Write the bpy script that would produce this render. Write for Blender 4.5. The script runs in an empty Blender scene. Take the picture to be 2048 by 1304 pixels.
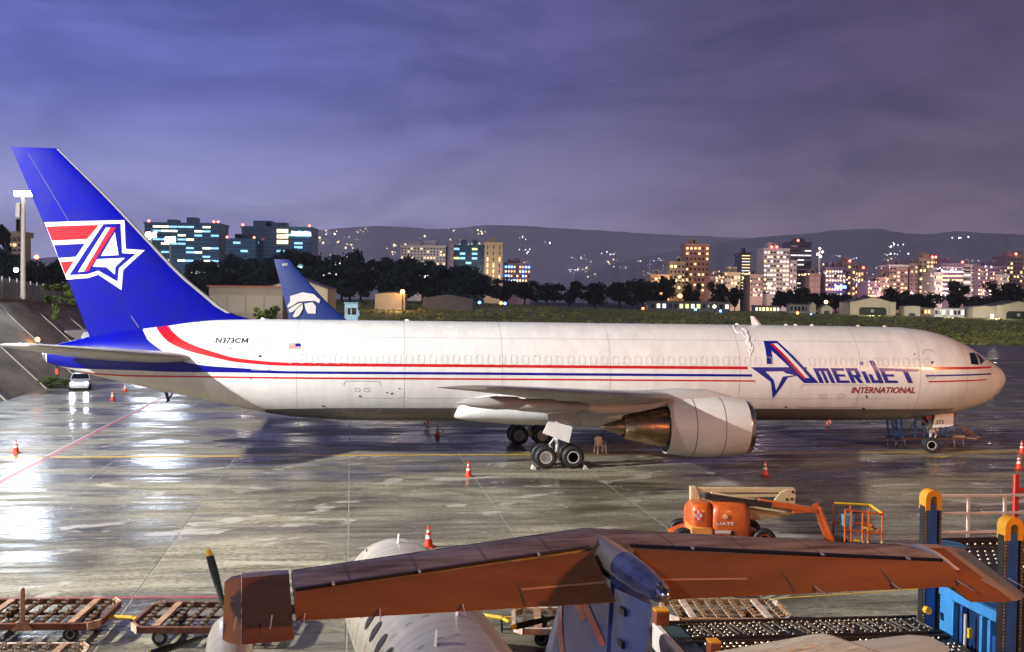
import bpy, bmesh, math, random
from mathutils import Vector, Matrix
R = math.radians
SC = bpy.context.scene
COL = SC.collection
random.seed(7)

# ------------------------------------------------------------ camera
F, H, PITCH, ROLL = 2250.0, 8.62, 0.0231, 0.0139
cp, sp, cr, sr = math.cos(PITCH), math.sin(PITCH), math.cos(ROLL), math.sin(ROLL)
fwd = Vector((0, cp, -sp)); up0 = Vector((0, sp, cp)); rt0 = Vector((1, 0, 0))
rt = rt0 * cr + up0 * sr; up = up0 * cr - rt0 * sr
cd = bpy.data.cameras.new('camera'); cam = bpy.data.objects.new('camera', cd); COL.objects.link(cam)
m = Matrix((rt, up, -fwd)).transposed().to_4x4(); m.translation = (0, 0, H); cam.matrix_world = m
cd.sensor_width = 36; cd.lens = F / 2048 * 36; cd.clip_end = 20000; cd.clip_start = 0.3
SC.camera = cam

# ------------------------------------------------------------ sky, sun, flood lamps, exposure
YAW = 0.142                                   # heading of the big freighter and of the slab grid
HX = Vector((math.cos(YAW), math.sin(YAW), 0)); HY = Vector((-math.sin(YAW), math.cos(YAW), 0))
SUN_D = (HX * .9 + HY * 1.0 + Vector((0, 0, -.60))).normalized()
W = bpy.data.worlds.new('World'); SC.world = W; W.use_nodes = True
n = W.node_tree.nodes; l = W.node_tree.links; n.clear()
def N(t, **k):
    x = n.new(t)
    for a, b in k.items(): setattr(x, a, b)
    return x
wo = N('ShaderNodeOutputWorld'); bg = N('ShaderNodeBackground'); l.new(bg.outputs[0], wo.inputs[0])
tc = N('ShaderNodeTexCoord'); sx = N('ShaderNodeSeparateXYZ'); l.new(tc.outputs['Generated'], sx.inputs[0])
def mr(src, a, b, c=0, d=1, smooth=True):
    x = N('ShaderNodeMapRange'); x.inputs[1].default_value = a; x.inputs[2].default_value = b
    x.inputs[3].default_value = c; x.inputs[4].default_value = d
    if smooth: x.interpolation_type = 'SMOOTHSTEP'
    l.new(src, x.inputs[0]); return x.outputs[0]
def mix(fac, a, b, mode='MIX'):
    x = N('ShaderNodeMix', data_type='RGBA', blend_type=mode)
    for s, v in ((x.inputs[0], fac), (x.inputs[6], a), (x.inputs[7], b)):
        if isinstance(v, (tuple, float, int)): s.default_value = v if not isinstance(v, tuple) else (*v, 1)
        else: l.new(v, s)
    return x.outputs[2]
SKY_L, SKY_R = (.112, .128, .450), (.064, .043, .102)
SKY_LH, SKY_RH = (.420, .430, .730), (.215, .158, .228)
az = mr(sx.outputs[0], -.45, .38)
hi = mix(az, SKY_L, SKY_R); lo = mix(az, SKY_LH, SKY_RH)
el = mr(sx.outputs[2], -.02, .20)
base = mix(el, lo, hi)
mp = N('ShaderNodeMapping'); mp.inputs['Scale'].default_value = (2.2, 2.2, 7.5); mp.inputs['Location'].default_value = (3.1, .4, .2)
l.new(tc.outputs['Generated'], mp.inputs[0])
nz = N('ShaderNodeTexNoise'); nz.inputs['Scale'].default_value = 1.6; nz.inputs['Detail'].default_value = 7; nz.inputs['Roughness'].default_value = .55
nz.inputs['Distortion'].default_value = .6
l.new(mp.outputs[0], nz.inputs[0])
cl = mr(nz.outputs[0], .34, .68)
nz2 = N('ShaderNodeTexNoise'); nz2.inputs['Scale'].default_value = 5.5; nz2.inputs['Detail'].default_value = 6; nz2.inputs['Roughness'].default_value = .6; l.new(mp.outputs[0], nz2.inputs[0])
clm = N('ShaderNodeMath', operation='MULTIPLY_ADD'); l.new(mr(nz2.outputs[0], .3, .7), clm.inputs[0]); clm.inputs[1].default_value = .30; l.new(cl, clm.inputs[2]); cl = clm.outputs[0]
clouds = mix(cl, (.64, .64, .72), (1.22, 1.18, 1.12))
base = mix(1.0, base, clouds, 'MULTIPLY')
zen = mr(sx.outputs[2], .16, .75, 1.0, .13)          # the sky goes on darkening towards the zenith as it does in view
zc_ = N('ShaderNodeCombineColor'); [l.new(zen, zc_.inputs[i]) for i in range(3)]
base = mix(1.0, base, zc_.outputs[0], 'MULTIPLY')
sky = N('ShaderNodeTexSky', sky_type='NISHITA'); sky.sun_disc = False
sky.sun_elevation = R(24); sky.sun_rotation = math.atan2(-SUN_D.x, -SUN_D.y)
skyb = mix(1.0, sky.outputs[0], (.004, .004, .004), 'MULTIPLY')
l.new(mix(1.0, base, skyb, 'ADD'), bg.inputs[0]); bg.inputs[1].default_value = 1.22
SC.view_settings.view_transform = 'Standard'; SC.view_settings.look = 'None'
SC.view_settings.exposure = 0; SC.view_settings.gamma = 1; SC.view_settings.use_curve_mapping = False
SC.cycles.use_denoising = True
SC.cycles.max_bounces = 4; SC.cycles.glossy_bounces = 2; SC.cycles.diffuse_bounces = 1; SC.cycles.use_adaptive_sampling = True; SC.cycles.adaptive_threshold = .03
SC.cycles.sample_clamp_indirect = 6

def light(name, kind, loc, energy, color, target=None, **k):
    d = bpy.data.lights.new(name, kind); d.energy = energy; d.color = color
    for a, b in k.items(): setattr(d, a, b)
    o = bpy.data.objects.new(name, d); COL.objects.link(o); o.location = loc
    if target is not None:
        o.rotation_euler = (Vector(target) - Vector(loc)).to_track_quat('-Z', 'Y').to_euler()
    return o
s = light('sun', 'SUN', (-60, 0, 60), .55, (1.0, .95, .84), angle=R(.6))
s.rotation_euler = SUN_D.to_track_quat('-Z', 'Y').to_euler()
# apron flood mast, white, off to the left (it throws the tail's shadow to the right)
light('flood_mast_lamp', 'SPOT', (-54, 26, 27), 395000, (1.0, .985, .95), (-14, 70, 3), spot_size=R(112), spot_blend=.45, shadow_soft_size=.5)
# sodium flood on the terminal edge, right of the camera
light('sodium_lamp', 'SPOT', (14.5, 6, 9.6), 8200, (1.0, .36, .07), (5, 14, 4), spot_size=R(130), spot_blend=.6, shadow_soft_size=.3)
light('sodium_mast_lamp', 'SPOT', (58, 22, 17), 62000, (1.0, .44, .17), (27, 66, 3), spot_size=R(52), spot_blend=.6, shadow_soft_size=.5)

# ------------------------------------------------------------ pixel helpers (2048 x 1304 photograph)
def ray(u, v):
    u -= 1024; v -= 652
    a = u * cr + v * sr; b = -u * sr + v * cr
    return Vector((a / F, cp - b / F * sp, -sp - b / F * cp))
def G(u, v, z=0.0):
    r = ray(u, v); t = (z - H) / r.z
    return Vector((r.x * t, r.y * t, z))
def D(u, v, d):
    r = ray(u, v); t = d / r.y
    return Vector((r.x * t, d, H + r.z * t))

# ------------------------------------------------------------ materials
MATS = {}
def mat(name, col, rough=.5, metal=0.0, var=.0, scale=3.0, bump=0.0, bscale=None, coat=0.0, emit=None, estr=0.0, rvar=0.0, stretch=None, col2=None, spec=None):
    if name in MATS: return MATS[name]
    m = bpy.data.materials.new(name); m.use_nodes = True; t = m.node_tree; nn = t.nodes; ll = t.links
    b = nn['Principled BSDF']; b.inputs['Base Color'].default_value = (*col, 1); b.inputs['Roughness'].default_value = rough
    b.inputs['Metallic'].default_value = metal
    if coat: b.inputs['Coat Weight'].default_value = coat; b.inputs['Coat Roughness'].default_value = .12
    if spec is not None: b.inputs['Specular IOR Level'].default_value = spec
    if emit: b.inputs['Emission Color'].default_value = (*emit, 1); b.inputs['Emission Strength'].default_value = estr
    if var or bump or rvar or col2:
        tc = nn.new('ShaderNodeTexCoord'); mp = nn.new('ShaderNodeMapping'); ll.new(tc.outputs['Object'], mp.inputs[0])
        if stretch: mp.inputs['Scale'].default_value = stretch
        z = nn.new('ShaderNodeTexNoise'); z.inputs['Scale'].default_value = scale; z.inputs['Detail'].default_value = 6; z.inputs['Roughness'].default_value = .6
        ll.new(mp.outputs[0], z.inputs[0])
        rg = nn.new('ShaderNodeMapRange'); rg.inputs[1].default_value = .32; rg.inputs[2].default_value = .7; ll.new(z.outputs[0], rg.inputs[0])
        if var or col2:
            mx = nn.new('ShaderNodeMix'); mx.data_type = 'RGBA'; ll.new(rg.outputs[0], mx.inputs[0])
            c2 = col2 if col2 else tuple(c * (1 - var) for c in col)
            mx.inputs[6].default_value = (*c2, 1); mx.inputs[7].default_value = (*col, 1); ll.new(mx.outputs[2], b.inputs['Base Color'])
        if rvar:
            rr = nn.new('ShaderNodeMapRange'); rr.inputs[3].default_value = min(1, rough + rvar); rr.inputs[4].default_value = max(.02, rough - rvar)
            ll.new(rg.outputs[0], rr.inputs[0]); ll.new(rr.outputs[0], b.inputs['Roughness'])
        if bump:
            z2 = z
            if bscale:
                z2 = nn.new('ShaderNodeTexNoise'); z2.inputs['Scale'].default_value = bscale; z2.inputs['Detail'].default_value = 5; ll.new(mp.outputs[0], z2.inputs[0])
            bp = nn.new('ShaderNodeBump'); bp.inputs['Strength'].default_value = bump; bp.inputs['Distance'].default_value = .05
            ll.new(z2.outputs[0], bp.inputs['Height']); ll.new(bp.outputs[0], b.inputs['Normal'])
    MATS[name] = m; return m

# ------------------------------------------------------------ mesh helpers
def smooth(me, ang=35):
    me.shade_smooth()
    try: me.set_sharp_from_angle(angle=R(ang))
    except Exception: pass
class MB:
    def __init__(s): s.v = []; s.f = []
    def add(s, vs, fs):
        b = len(s.v); s.v += [tuple(x) for x in vs]; s.f += [tuple(i + b for i in q) for q in fs]; return s
    def box(s, x0, x1, y0, y1, z0, z1, M=None):
        vs = [Vector((x, y, z)) for z in (z0, z1) for y in (y0, y1) for x in (x0, x1)]
        if M is not None: vs = [M @ q for q in vs]
        return s.add(vs, [(0, 2, 3, 1), (4, 5, 7, 6), (0, 1, 5, 4), (2, 6, 7, 3), (0, 4, 6, 2), (1, 3, 7, 5)])
    def cyl(s, p0, p1, r0, r1=None, n=12, cap=True):
        r1 = r0 if r1 is None else r1
        p0 = Vector(p0); p1 = Vector(p1); a = (p1 - p0).normalized()
        u = a.orthogonal().normalized(); w = a.cross(u)
        vs = []
        for p, r in ((p0, r0), (p1, r1)):
            for i in range(n):
                t = 2 * math.pi * i / n; vs.append(p + (u * math.cos(t) + w * math.sin(t)) * r)
        fs = [(i, (i + 1) % n, n + (i + 1) % n, n + i) for i in range(n)]
        if cap: fs += [tuple(range(n - 1, -1, -1)), tuple(range(n, 2 * n))]
        return s.add(vs, fs)
    def tube(s, pts, r, n=8):
        for a, b in zip(pts[:-1], pts[1:]): s.cyl(a, b, r, n=n)
        return s
    def bar(s, p0, p1, w, h, upv=(0, 0, 1)):
        p0 = Vector(p0); p1 = Vector(p1); a = (p1 - p0).normalized(); sd = a.cross(Vector(upv))
        if sd.length < 1e-4: sd = a.cross(Vector((0, 1, 0)))
        sd.normalize(); u = sd.cross(a)
        vs = [p + sd * (i * w / 2) + u * (j * h / 2) for p in (p0, p1) for i, j in ((-1, -1), (1, -1), (1, 1), (-1, 1))]
        return s.add(vs, [(0, 3, 2, 1), (4, 5, 6, 7), (0, 1, 5, 4), (1, 2, 6, 5), (2, 3, 7, 6), (3, 0, 4, 7)])
    def loft(s, rings, cap0=True, cap1=True, closed=True):
        n = len(rings[0]); vs = [p for r in rings for p in r]; fs = []
        for k in range(len(rings) - 1):
            for i in range(n if closed else n - 1):
                j = (i + 1) % n; fs.append((k * n + i, k * n + j, (k + 1) * n + j, (k + 1) * n + i))
        if cap0: fs.append(tuple(range(n - 1, -1, -1)))
        if cap1: fs.append(tuple((len(rings) - 1) * n + i for i in range(n)))
        return s.add(vs, fs)
    def prism(s, poly, d0, d1, plane='xz'):
        def P(a, b, d): return {'xz': (a, d, b), 'xy': (a, b, d), 'yz': (d, a, b)}[plane]
        n = len(poly); vs = [P(a, b, d0) for a, b in poly] + [P(a, b, d1) for a, b in poly]
        fs = [tuple(range(n)), tuple(range(2 * n - 1, n - 1, -1))] + [(i, n + i, n + (i + 1) % n, (i + 1) % n) for i in range(n)]
        return s.add(vs, fs)
    def lathe(s, prof, o=(0, 0, 0), axis='x', n=32):
        o = Vector(o); rings = []
        for a, r in prof:
            ring = []
            for i in range(n):
                t = 2 * math.pi * i / n; c, q = math.cos(t) * r, math.sin(t) * r
                ring.append(o + Vector({'x': (a, c, q), 'y': (c, a, q), 'z': (c, q, a)}[axis]))
            rings.append(ring)
        return s.loft(rings, prof[0][1] > 1e-3, prof[-1][1] > 1e-3)
    def mesh(s, name, mats, ang=35):
        me = bpy.data.meshes.new(name); me.from_pydata(s.v, [], s.f)
        bm = bmesh.new(); bm.from_mesh(me); bmesh.ops.recalc_face_normals(bm, faces=bm.faces); bm.to_mesh(me); bm.free()
        for q in (mats if isinstance(mats, (list, tuple)) else [mats]): me.materials.append(q)
        smooth(me, ang); return me
    def build(s, name, mt, parent=None, ang=35, bevel=0, loc=None, rz=None):
        o = bpy.data.objects.new(name, s.mesh(name, mt, ang)); COL.objects.link(o)
        if parent is not None: o.parent = parent
        if bevel:
            b = o.modifiers.new('bevel', 'BEVEL'); b.width = bevel; b.segments = 2; b.limit_method = 'ANGLE'; b.angle_limit = R(40)
        if loc is not None: o.location = loc
        if rz is not None: o.rotation_euler.z = rz
        return o
def put(name, me, parent=None, loc=(0, 0, 0), rot=(0, 0, 0), sc=(1, 1, 1)):
    o = bpy.data.objects.new(name, me); COL.objects.link(o); o.parent = parent
    o.location = loc; o.rotation_euler = rot; o.scale = sc; return o
def empty(name, loc, rz=0):
    o = bpy.data.objects.new(name, None); COL.objects.link(o); o.location = loc; o.rotation_euler = (0, 0, rz); o.empty_display_size = .1; return o
def tag(o, label=None, cat=None, group=None, kind=None):
    if label: o['label'] = label
    if cat: o['category'] = cat
    if group: o['group'] = group
    if kind: o['kind'] = kind
    return o
def copy_tree(o, parent=None):
    kids = [c for c in COL.objects if c.parent == o] if parent is None else list(o.children)
    c = o.copy(); COL.objects.link(c); c.parent = parent
    for ch in list(o.children): copy_tree(ch, c)
    return c
def interp(tab, x):
    # tab sorted by x; smooth monotone (pchip-like)
    if x <= tab[0][0]: return tab[0][1]
    if x >= tab[-1][0]: return tab[-1][1]
    for i in range(len(tab) - 1):
        if tab[i][0] <= x <= tab[i + 1][0]: break
    def slope(k):
        if k <= 0 or k >= len(tab) - 1:
            a, b = (0, 1) if k <= 0 else (-2, -1)
            return (tab[b][1] - tab[a][1]) / (tab[b][0] - tab[a][0])
        d0 = (tab[k][1] - tab[k - 1][1]) / (tab[k][0] - tab[k - 1][0]); d1 = (tab[k + 1][1] - tab[k][1]) / (tab[k + 1][0] - tab[k][0])
        return 0 if d0 * d1 <= 0 else 2 * d0 * d1 / (d0 + d1)
    (x0, y0), (x1, y1) = tab[i], tab[i + 1]; h = x1 - x0; t = (x - x0) / h; m0, m1 = slope(i) * h, slope(i + 1) * h
    return (2 * t**3 - 3 * t * t + 1) * y0 + (t**3 - 2 * t * t + t) * m0 + (-2 * t**3 + 3 * t * t) * y1 + (t**3 - t * t) * m1
def text_polys(txt, size=1.0, shear=0.0, bold=0.0):
    c = bpy.data.curves.new('t', 'FONT'); c.body = txt; c.size = size; c.shear = shear; c.offset = bold; c.resolution_u = 3
    o = bpy.data.objects.new('t', c); me = bpy.data.meshes.new_from_object(o)
    vs = [(q.co.x, q.co.y) for q in me.vertices]; fs = [tuple(p.vertices) for p in me.polygons]
    bpy.data.objects.remove(o); bpy.data.curves.remove(c); bpy.data.meshes.remove(me)
    x0 = min(q[0] for q in vs); x1 = max(q[0] for q in vs); y0 = min(q[1] for q in vs); y1 = max(q[1] for q in vs)
    return [((a - x0) / (x1 - x0), (b - y0) / (y1 - y0)) for a, b in vs], fs

# ------------------------------------------------------------ ground
def ground_material():
    m = bpy.data.materials.new('wet_apron_concrete'); m.use_nodes = True; t = m.node_tree; nn = t.nodes; ll = t.links; b = nn['Principled BSDF']
    ge = nn.new('ShaderNodeNewGeometry')
    def noise(sc, det, rough, scale, rot=YAW, dist=0):
        mp = nn.new('ShaderNodeMapping'); mp.vector_type = 'TEXTURE'; mp.inputs['Rotation'].default_value = (0, 0, rot); mp.inputs['Scale'].default_value = (1 / sc[0], 1 / sc[1], 1)
        ll.new(ge.outputs['Position'], mp.inputs[0])
        z = nn.new('ShaderNodeTexNoise'); z.inputs['Scale'].default_value = scale; z.inputs['Detail'].default_value = det; z.inputs['Roughness'].default_value = rough; z.inputs['Distortion'].default_value = dist
        ll.new(mp.outputs[0], z.inputs[0]); return z.outputs[0]
    def rng(src, a, b_, c=0., d=1.):
        x = nn.new('ShaderNodeMapRange'); x.inputs[1].default_value = a; x.inputs[2].default_value = b_; x.inputs[3].default_value = c; x.inputs[4].default_value = d; ll.new(src, x.inputs[0]); return x.outputs[0]
    def math_(op, a, b_):
        x = nn.new('ShaderNodeMath'); x.operation = op; x.use_clamp = op in ('MULTIPLY',)
        for i, q in enumerate((a, b_)):
            if isinstance(q, (int, float)): x.inputs[i].default_value = q
            else: ll.new(q, x.inputs[i])
        return x.outputs[0]
    def cmix(f, a, b_):
        x = nn.new('ShaderNodeMix'); x.data_type = 'RGBA'; ll.new(f, x.inputs[0])
        for i, q in ((6, a), (7, b_)):
            if isinstance(q, tuple): x.inputs[i].default_value = (*q, 1)
            else: ll.new(q, x.inputs[i])
        return x.outputs[2]
    big = noise((.35, .8), 5, .62, .28, dist=.4)
    streak = noise((.16, 1.5), 8, .70, .9, dist=.6)
    fine = noise((1, 1), 8, .7, 5.0)
    grit = noise((1, 1), 3, .6, 40.0)
    mixn = math_('ADD', math_('MULTIPLY', big, .62), math_('MULTIPLY', streak, .38))
    wet = rng(mixn, .44, .54)
    patch = rng(noise((.5, .9), 4, .55, .7, rot=YAW + .3, dist=.8), .60, .64)
    dry = cmix(rng(math_('ADD', math_('MULTIPLY', fine, .45), math_('MULTIPLY', streak, .55)), .43, .57), (.120, .108, .074), (.390, .360, .270))
    wetc = cmix(rng(streak, .43, .58), (.016, .014, .010), (.150, .134, .092))
    col = cmix(wet, dry, wetc)
    col = cmix(math_('MULTIPLY', patch, .75), col, (.42, .40, .34))
    stain = rng(noise((.4, .7), 4, .5, .5, rot=YAW - .4, dist=1.2), .60, .72)
    col = cmix(math_('MULTIPLY', stain, .6), col, (.035, .031, .024))
    oi = nn.new('ShaderNodeObjectInfo'); tone = rng(oi.outputs['Random'], 0, 1, .80, 1.16)
    hs = nn.new('ShaderNodeHueSaturation'); ll.new(tone, hs.inputs['Value']); ll.new(col, hs.inputs['Color']); col = hs.outputs[0]
    b.inputs['Specular IOR Level'].default_value = .17
    ll.new(col, b.inputs['Base Color'])
    ro = rng(wet, 0, 1, .52, .17)
    ro = math_('ADD', ro, rng(streak, .35, .7, .10, -.04))
    ll.new(ro, b.inputs['Roughness'])
    hsum = math_('ADD', math_('MULTIPLY', streak, .9), math_('MULTIPLY', fine, .22))
    hsum = math_('ADD', hsum, math_('MULTIPLY', grit, .03))
    bp = nn.new('ShaderNodeBump'); bp.inputs['Strength'].default_value = .42; bp.inputs['Distance'].default_value = .03
    ll.new(hsum, bp.inputs['Height']); ll.new(bp.outputs[0], b.inputs['Normal'])
    return m
M_APRON = ground_material()
M_SEAL = mat('joint_sealant', (.36, .34, .28), .5, var=.5)
def sheet(name, pts, mt, z=None, kind='structure', parent=None):
    mb = MB(); mb.add([(p[0], p[1], p[2] if z is None else z) for p in pts], [tuple(range(len(pts)))])
    o = mb.build(name, mt, parent)
    if kind: o['kind'] = kind
    return o
apron = sheet('apron', [(-900, -60), (900, -60), (900, 330), (-900, 330)], M_SEAL, z=-.008)
# concrete slabs, 6 m, aligned with the freighter's stand
SL = 6.03; smb = MB(); g = .03
smb.box(-SL / 2 + g, SL / 2 - g, -SL / 2 + g, SL / 2 - g, -.25, 0)
slab_me = smb.mesh('slab', M_APRON)
O0 = G(697, 1000)                       # a point on a joint line
def wpos(i, j):
    c = O0 + HX * ((i + .5) * SL) + HY * ((j + .5) * SL)
    return c
cells = []
for i in range(-22, 26):
    for j in range(-12, 22):
        c = wpos(i, j)
        if c.y < 12 or c.y > 190: continue
        u = 1024 + F * c.x / c.y
        if -260 < u < 2300: cells.append((c.y, c))
cells.sort(key=lambda q: q[0])
for k, (_, c) in enumerate(cells[:300]):
    put('slab', slab_me, apron, (c.x, c.y, 0.0), (0, 0, YAW))
rest = MB()
for _, c in cells[300:]:
    vs = [c + HX * a + HY * b_ for a, b_ in ((-SL / 2 + g, -SL / 2 + g), (SL / 2 - g, -SL / 2 + g), (SL / 2 - g, SL / 2 - g), (-SL / 2 + g, SL / 2 - g))]
    rest.add([(q.x, q.y, 0) for q in vs], [(0, 1, 2, 3)])
if rest.v: tag(rest.build('slab_field', M_APRON, apron), kind='stuff')
far_apron = MB()                       # beyond the slabs the joints are too fine to see
far_apron.add([(-900, 150, -.004), (900, 150, -.004), (900, 330, -.004), (-900, 330, -.004)], [(0, 1, 2, 3)])
far_apron.build('taxiway', mat('taxiway_wet_asphalt', (.030, .030, .030), .28, var=.4, scale=.05, bump=.3, bscale=1.5), None)['kind'] = 'structure'
# ------------------------------------------------------------ the big white freighter
M_WHITE = mat('aircraft_white_paint', (.76, .75, .72), .36, var=.17, scale=1.1, rvar=.10, coat=.2, stretch=(1.6, 1, .35), bump=.10, bscale=1.3)
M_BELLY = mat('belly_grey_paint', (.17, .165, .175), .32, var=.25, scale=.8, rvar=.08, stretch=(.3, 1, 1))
M_BLUE = mat('livery_blue_paint', (.001, .002, .25), .34, var=.3, scale=.8, coat=.0, spec=.25, rvar=.05)
M_RED = mat('livery_red_paint', (.52, .006, .012), .3, var=.08, coat=.3)
M_LET = mat('lettering_blue_paint', (.006, .012, .22), .3, coat=.3)
M_BLACK = mat('black_paint', (.008, .008, .01), .4)
M_SEAM = mat('panel_seam', (.38, .37, .35), .5)
M_DARKSEAM = mat('dark_seam', (.12, .12, .12), .5)
M_METAL = mat('bare_metal', (.62, .60, .57), .22, 1.0, var=.15, scale=3, rvar=.08)
M_HOT = mat('heat_stained_metal', (.52, .36, .22), .28, 1.0, var=.4, scale=2, rvar=.1)
M_WINGG = mat('wing_grey_paint', (.46, .45, .43), .34, var=.22, scale=.9, rvar=.1, stretch=(.4, 1, 1))
M_TYRE = mat('tyre_rubber', (.014, .014, .015), .55, var=.3, scale=8)
M_STEEL = mat('gear_steel_white', (.58, .57, .53), .38, .2, var=.3, scale=6)
M_GLASSD = mat('cockpit_glass', (.008, .010, .016), .05, coat=1.0)
M_REDD = mat('red_primer', (.25, .02, .015), .5, var=.3)
AC = empty('cargo_jet', (24.30, 66.05, 0), YAW)
tag(AC, 'large white twin-engine freighter jet with blue tail parked on the wet apron', 'airplane')
TOPS = sorted([(4.96, 4.33), (4.90, 4.56), (4.62, 4.96), (3.78, 5.49), (2.91, 6.03), (2.07, 6.50), (.68, 7.0), (-.68, 7.25), (-2.05, 7.35), (-7.9, 7.38), (-36.9, 7.40), (-40.2, 7.36), (-41.8, 7.22), (-43., 7.03), (-44.4, 6.83), (-46.5, 6.5), (-48.3, 6.06), (-49.2, 5.80)])
BOTS = sorted([(4.96, 4.33), (4.88, 4.08), (4.47, 3.59), (3.56, 2.90), (1.73, 2.40), (-.12, 2.10), (-1.92, 1.94), (-6, 1.92), (-27.9, 1.92), (-33, 1.95), (-35.2, 2.05), (-37.2, 2.25), (-39.3, 2.66), (-41.8, 3.2), (-43.5, 3.54), (-45, 3.9), (-47.95, 4.60), (-49.2, 4.98)])
WIDS = sorted([(4.96, 0.0), (4.90, .26), (4.62, .78), (3.78, 1.42), (2.91, 1.86), (2.07, 2.15), (.68, 2.40), (-.9, 2.50), (-3, 2.515), (-33, 2.515), (-36, 2.44), (-39, 2.2), (-42, 1.82), (-45, 1.32), (-48, .62), (-49.2, .36)])
def sec(x):
    zt, zb, w = interp(TOPS, x), interp(BOTS, x), interp(WIDS, x)
    return (zt + zb) / 2, max((zt - zb) / 2, 1e-3), max(w, 1e-3)
def fus_pt(x, th, off=0.0, side=-1):
    zc, hz, w = sec(x)
    ny, nz = math.sin(th) / w, math.cos(th) / hz; k = math.hypot(ny, nz)
    return Vector((x, side * (w * math.sin(th) + off * ny / k), zc + hz * math.cos(th) + off * nz / k))
def fus_th(x, z):
    zc, hz, w = sec(x); return math.acos(max(-1, min(1, (z - zc) / hz)))
def map_fus(x, z, off=.012, side=-1): return fus_pt(x, fus_th(x, z), off, side)
ACX, ACY = 24.30, 66.05
def side_at(u, v, lat):
    r = ray(u, v); s_, c_ = math.sin(YAW), math.cos(YAW)
    t = (lat + ACX * s_ - ACY * c_) / (r.x * s_ - r.y * c_)
    dx, dy = r.x * t - ACX, r.y * t - ACY
    return dx * c_ + dy * s_, H + r.z * t
def pf(u, v):                                    # a photographed point on the near flank -> (x, z)
    lat = 2.3
    for _ in range(6):
        x, z = side_at(u, v, lat); lat = sec(x)[2] * math.sin(fus_th(x, z))
    return x, z
def cut_map(polys, fn, dx=.5, dz=.22, faces=None, verts=None):
    bm = bmesh.new()
    if verts is not None:
        vv = [bm.verts.new((a, 0, b)) for a, b in verts]
        for f in faces:
            try: bm.faces.new([vv[i] for i in f])
            except ValueError: pass
    for p in polys or []:
        bm.faces.new([bm.verts.new((a, 0, b)) for a, b in p])
    bm.normal_update(); bmesh.ops.triangulate(bm, faces=bm.faces[:])
    xs = [q.co.x for q in bm.verts]; zs = [q.co.z for q in bm.verts]
    for ax, lo_, hi_, st in ((0, min(xs), max(xs), dx), (2, min(zs), max(zs), dz)):
        c = math.floor(lo_ / st) * st + st
        while c < hi_:
            no = Vector((1, 0, 0)) if ax == 0 else Vector((0, 0, 1))
            bmesh.ops.bisect_plane(bm, geom=bm.verts[:] + bm.edges[:] + bm.faces[:], plane_co=no * c, plane_no=no)
            c += st
    for q in bm.verts: q.co = fn(q.co.x, q.co.z)
    return bm
def bm_obj(bm, name, mt, parent):
    bmesh.ops.recalc_face_normals(bm, faces=bm.faces[:])
    me = bpy.data.meshes.new(name); bm.to_mesh(me); bm.free(); me.materials.append(mt); me.shade_smooth()
    o = bpy.data.objects.new(name, me); COL.objects.link(o); o.parent = parent; return o
def decal(name, polys_px, mt, parent, off=.012, fn=None, conv=pf):
    return bm_obj(cut_map([[conv(*q) for q in p] for p in polys_px], fn or (lambda x, z: map_fus(x, z, off))), name, mt, parent)
def band(name, fhi, flo, x0, x1, mt, parent, off=.012, step=.35, sides=(-1,), nz_=5):
    k = max(2, int((x1 - x0) / step)); mb = MB()
    for sd in sides:
        vs = []; fs = []
        for i in range(k + 1):
            x = x0 + (x1 - x0) * i / k; a, b = fus_th(x, fhi(x)), fus_th(x, flo(x))
            for j in range(nz_ + 1): vs.append(fus_pt(x, a + (b - a) * j / nz_, off, sd))
        w = nz_ + 1
        for i in range(k):
            for j in range(nz_): fs.append((i * w + j, i * w + j + 1, (i + 1) * w + j + 1, (i + 1) * w + j))
        mb.add(vs, fs)
    return mb.build(name, mt, parent)
# fuselage skin
xs = [4.96 - .5 * (i / 14) ** 2 * 1 for i in range(15)]
xs += [4.46 - .28 * i for i in range(1, 26)]
x = xs[-1] - .8
while x > -33: xs.append(x); x -= .8
while x > -49.2: xs.append(x); x -= .35
xs.append(-49.2)
NT = 72
fm = MB(); fm.loft([[fus_pt(x, 2 * math.pi * i / NT) for i in range(NT)] for x in xs], False, True)
fus = fm.build('fuselage', M_WHITE, AC, 60)
tabf = lambda pts: (lambda T: (lambda x: interp(T, x)))(sorted([pf(*q) for q in pts]))
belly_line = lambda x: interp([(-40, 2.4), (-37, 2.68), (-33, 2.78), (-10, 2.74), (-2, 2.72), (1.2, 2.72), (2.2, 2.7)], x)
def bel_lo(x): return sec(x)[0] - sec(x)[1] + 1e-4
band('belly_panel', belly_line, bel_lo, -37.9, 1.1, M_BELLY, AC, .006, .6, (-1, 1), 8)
# tail livery
blue_hi_e = sorted([side_at(284, 657, .3), side_at(288, 669, 1.1), side_at(294, 680, 1.4), pf(308, 690), pf(328, 703.6), pf(365, 723), pf(420, 732), pf(479, 736), pf(575, 742.2), pf(900, 744.2), pf(1200, 746.5), pf(1506, 748.5)])
blue_lo_e = sorted([(-49.2, 4.99), pf(96, 728), pf(185, 738), pf(267, 740.5), pf(349, 743.6), pf(479, 745), pf(575, 747), pf(900, 749.2), pf(1200, 751.5), pf(1506, 753.2)])
topx = blue_hi_e[0][0]
def blue_hi(x): return interp(blue_hi_e, x) if x > topx else sec(x)[0] + sec(x)[1] - 1e-4
def blue_lo(x): return max(interp(blue_lo_e, x), bel_lo(x))
band('tail_paint', lambda x: sec(x)[0] + sec(x)[1], blue_lo, -49.15, topx, M_BLUE, AC, .010, .15, (-1, 1), 20)
band('tail_paint', lambda x: interp(blue_hi_e, x), blue_lo, topx, -39.0, M_BLUE, AC, .012, .025, (-1, 1), 20)
band('blue_stripe', blue_hi, blue_lo, -39.0, pf(1504, 750)[0], M_BLUE, AC, .008, .8, (-1, 1), 2)
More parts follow.
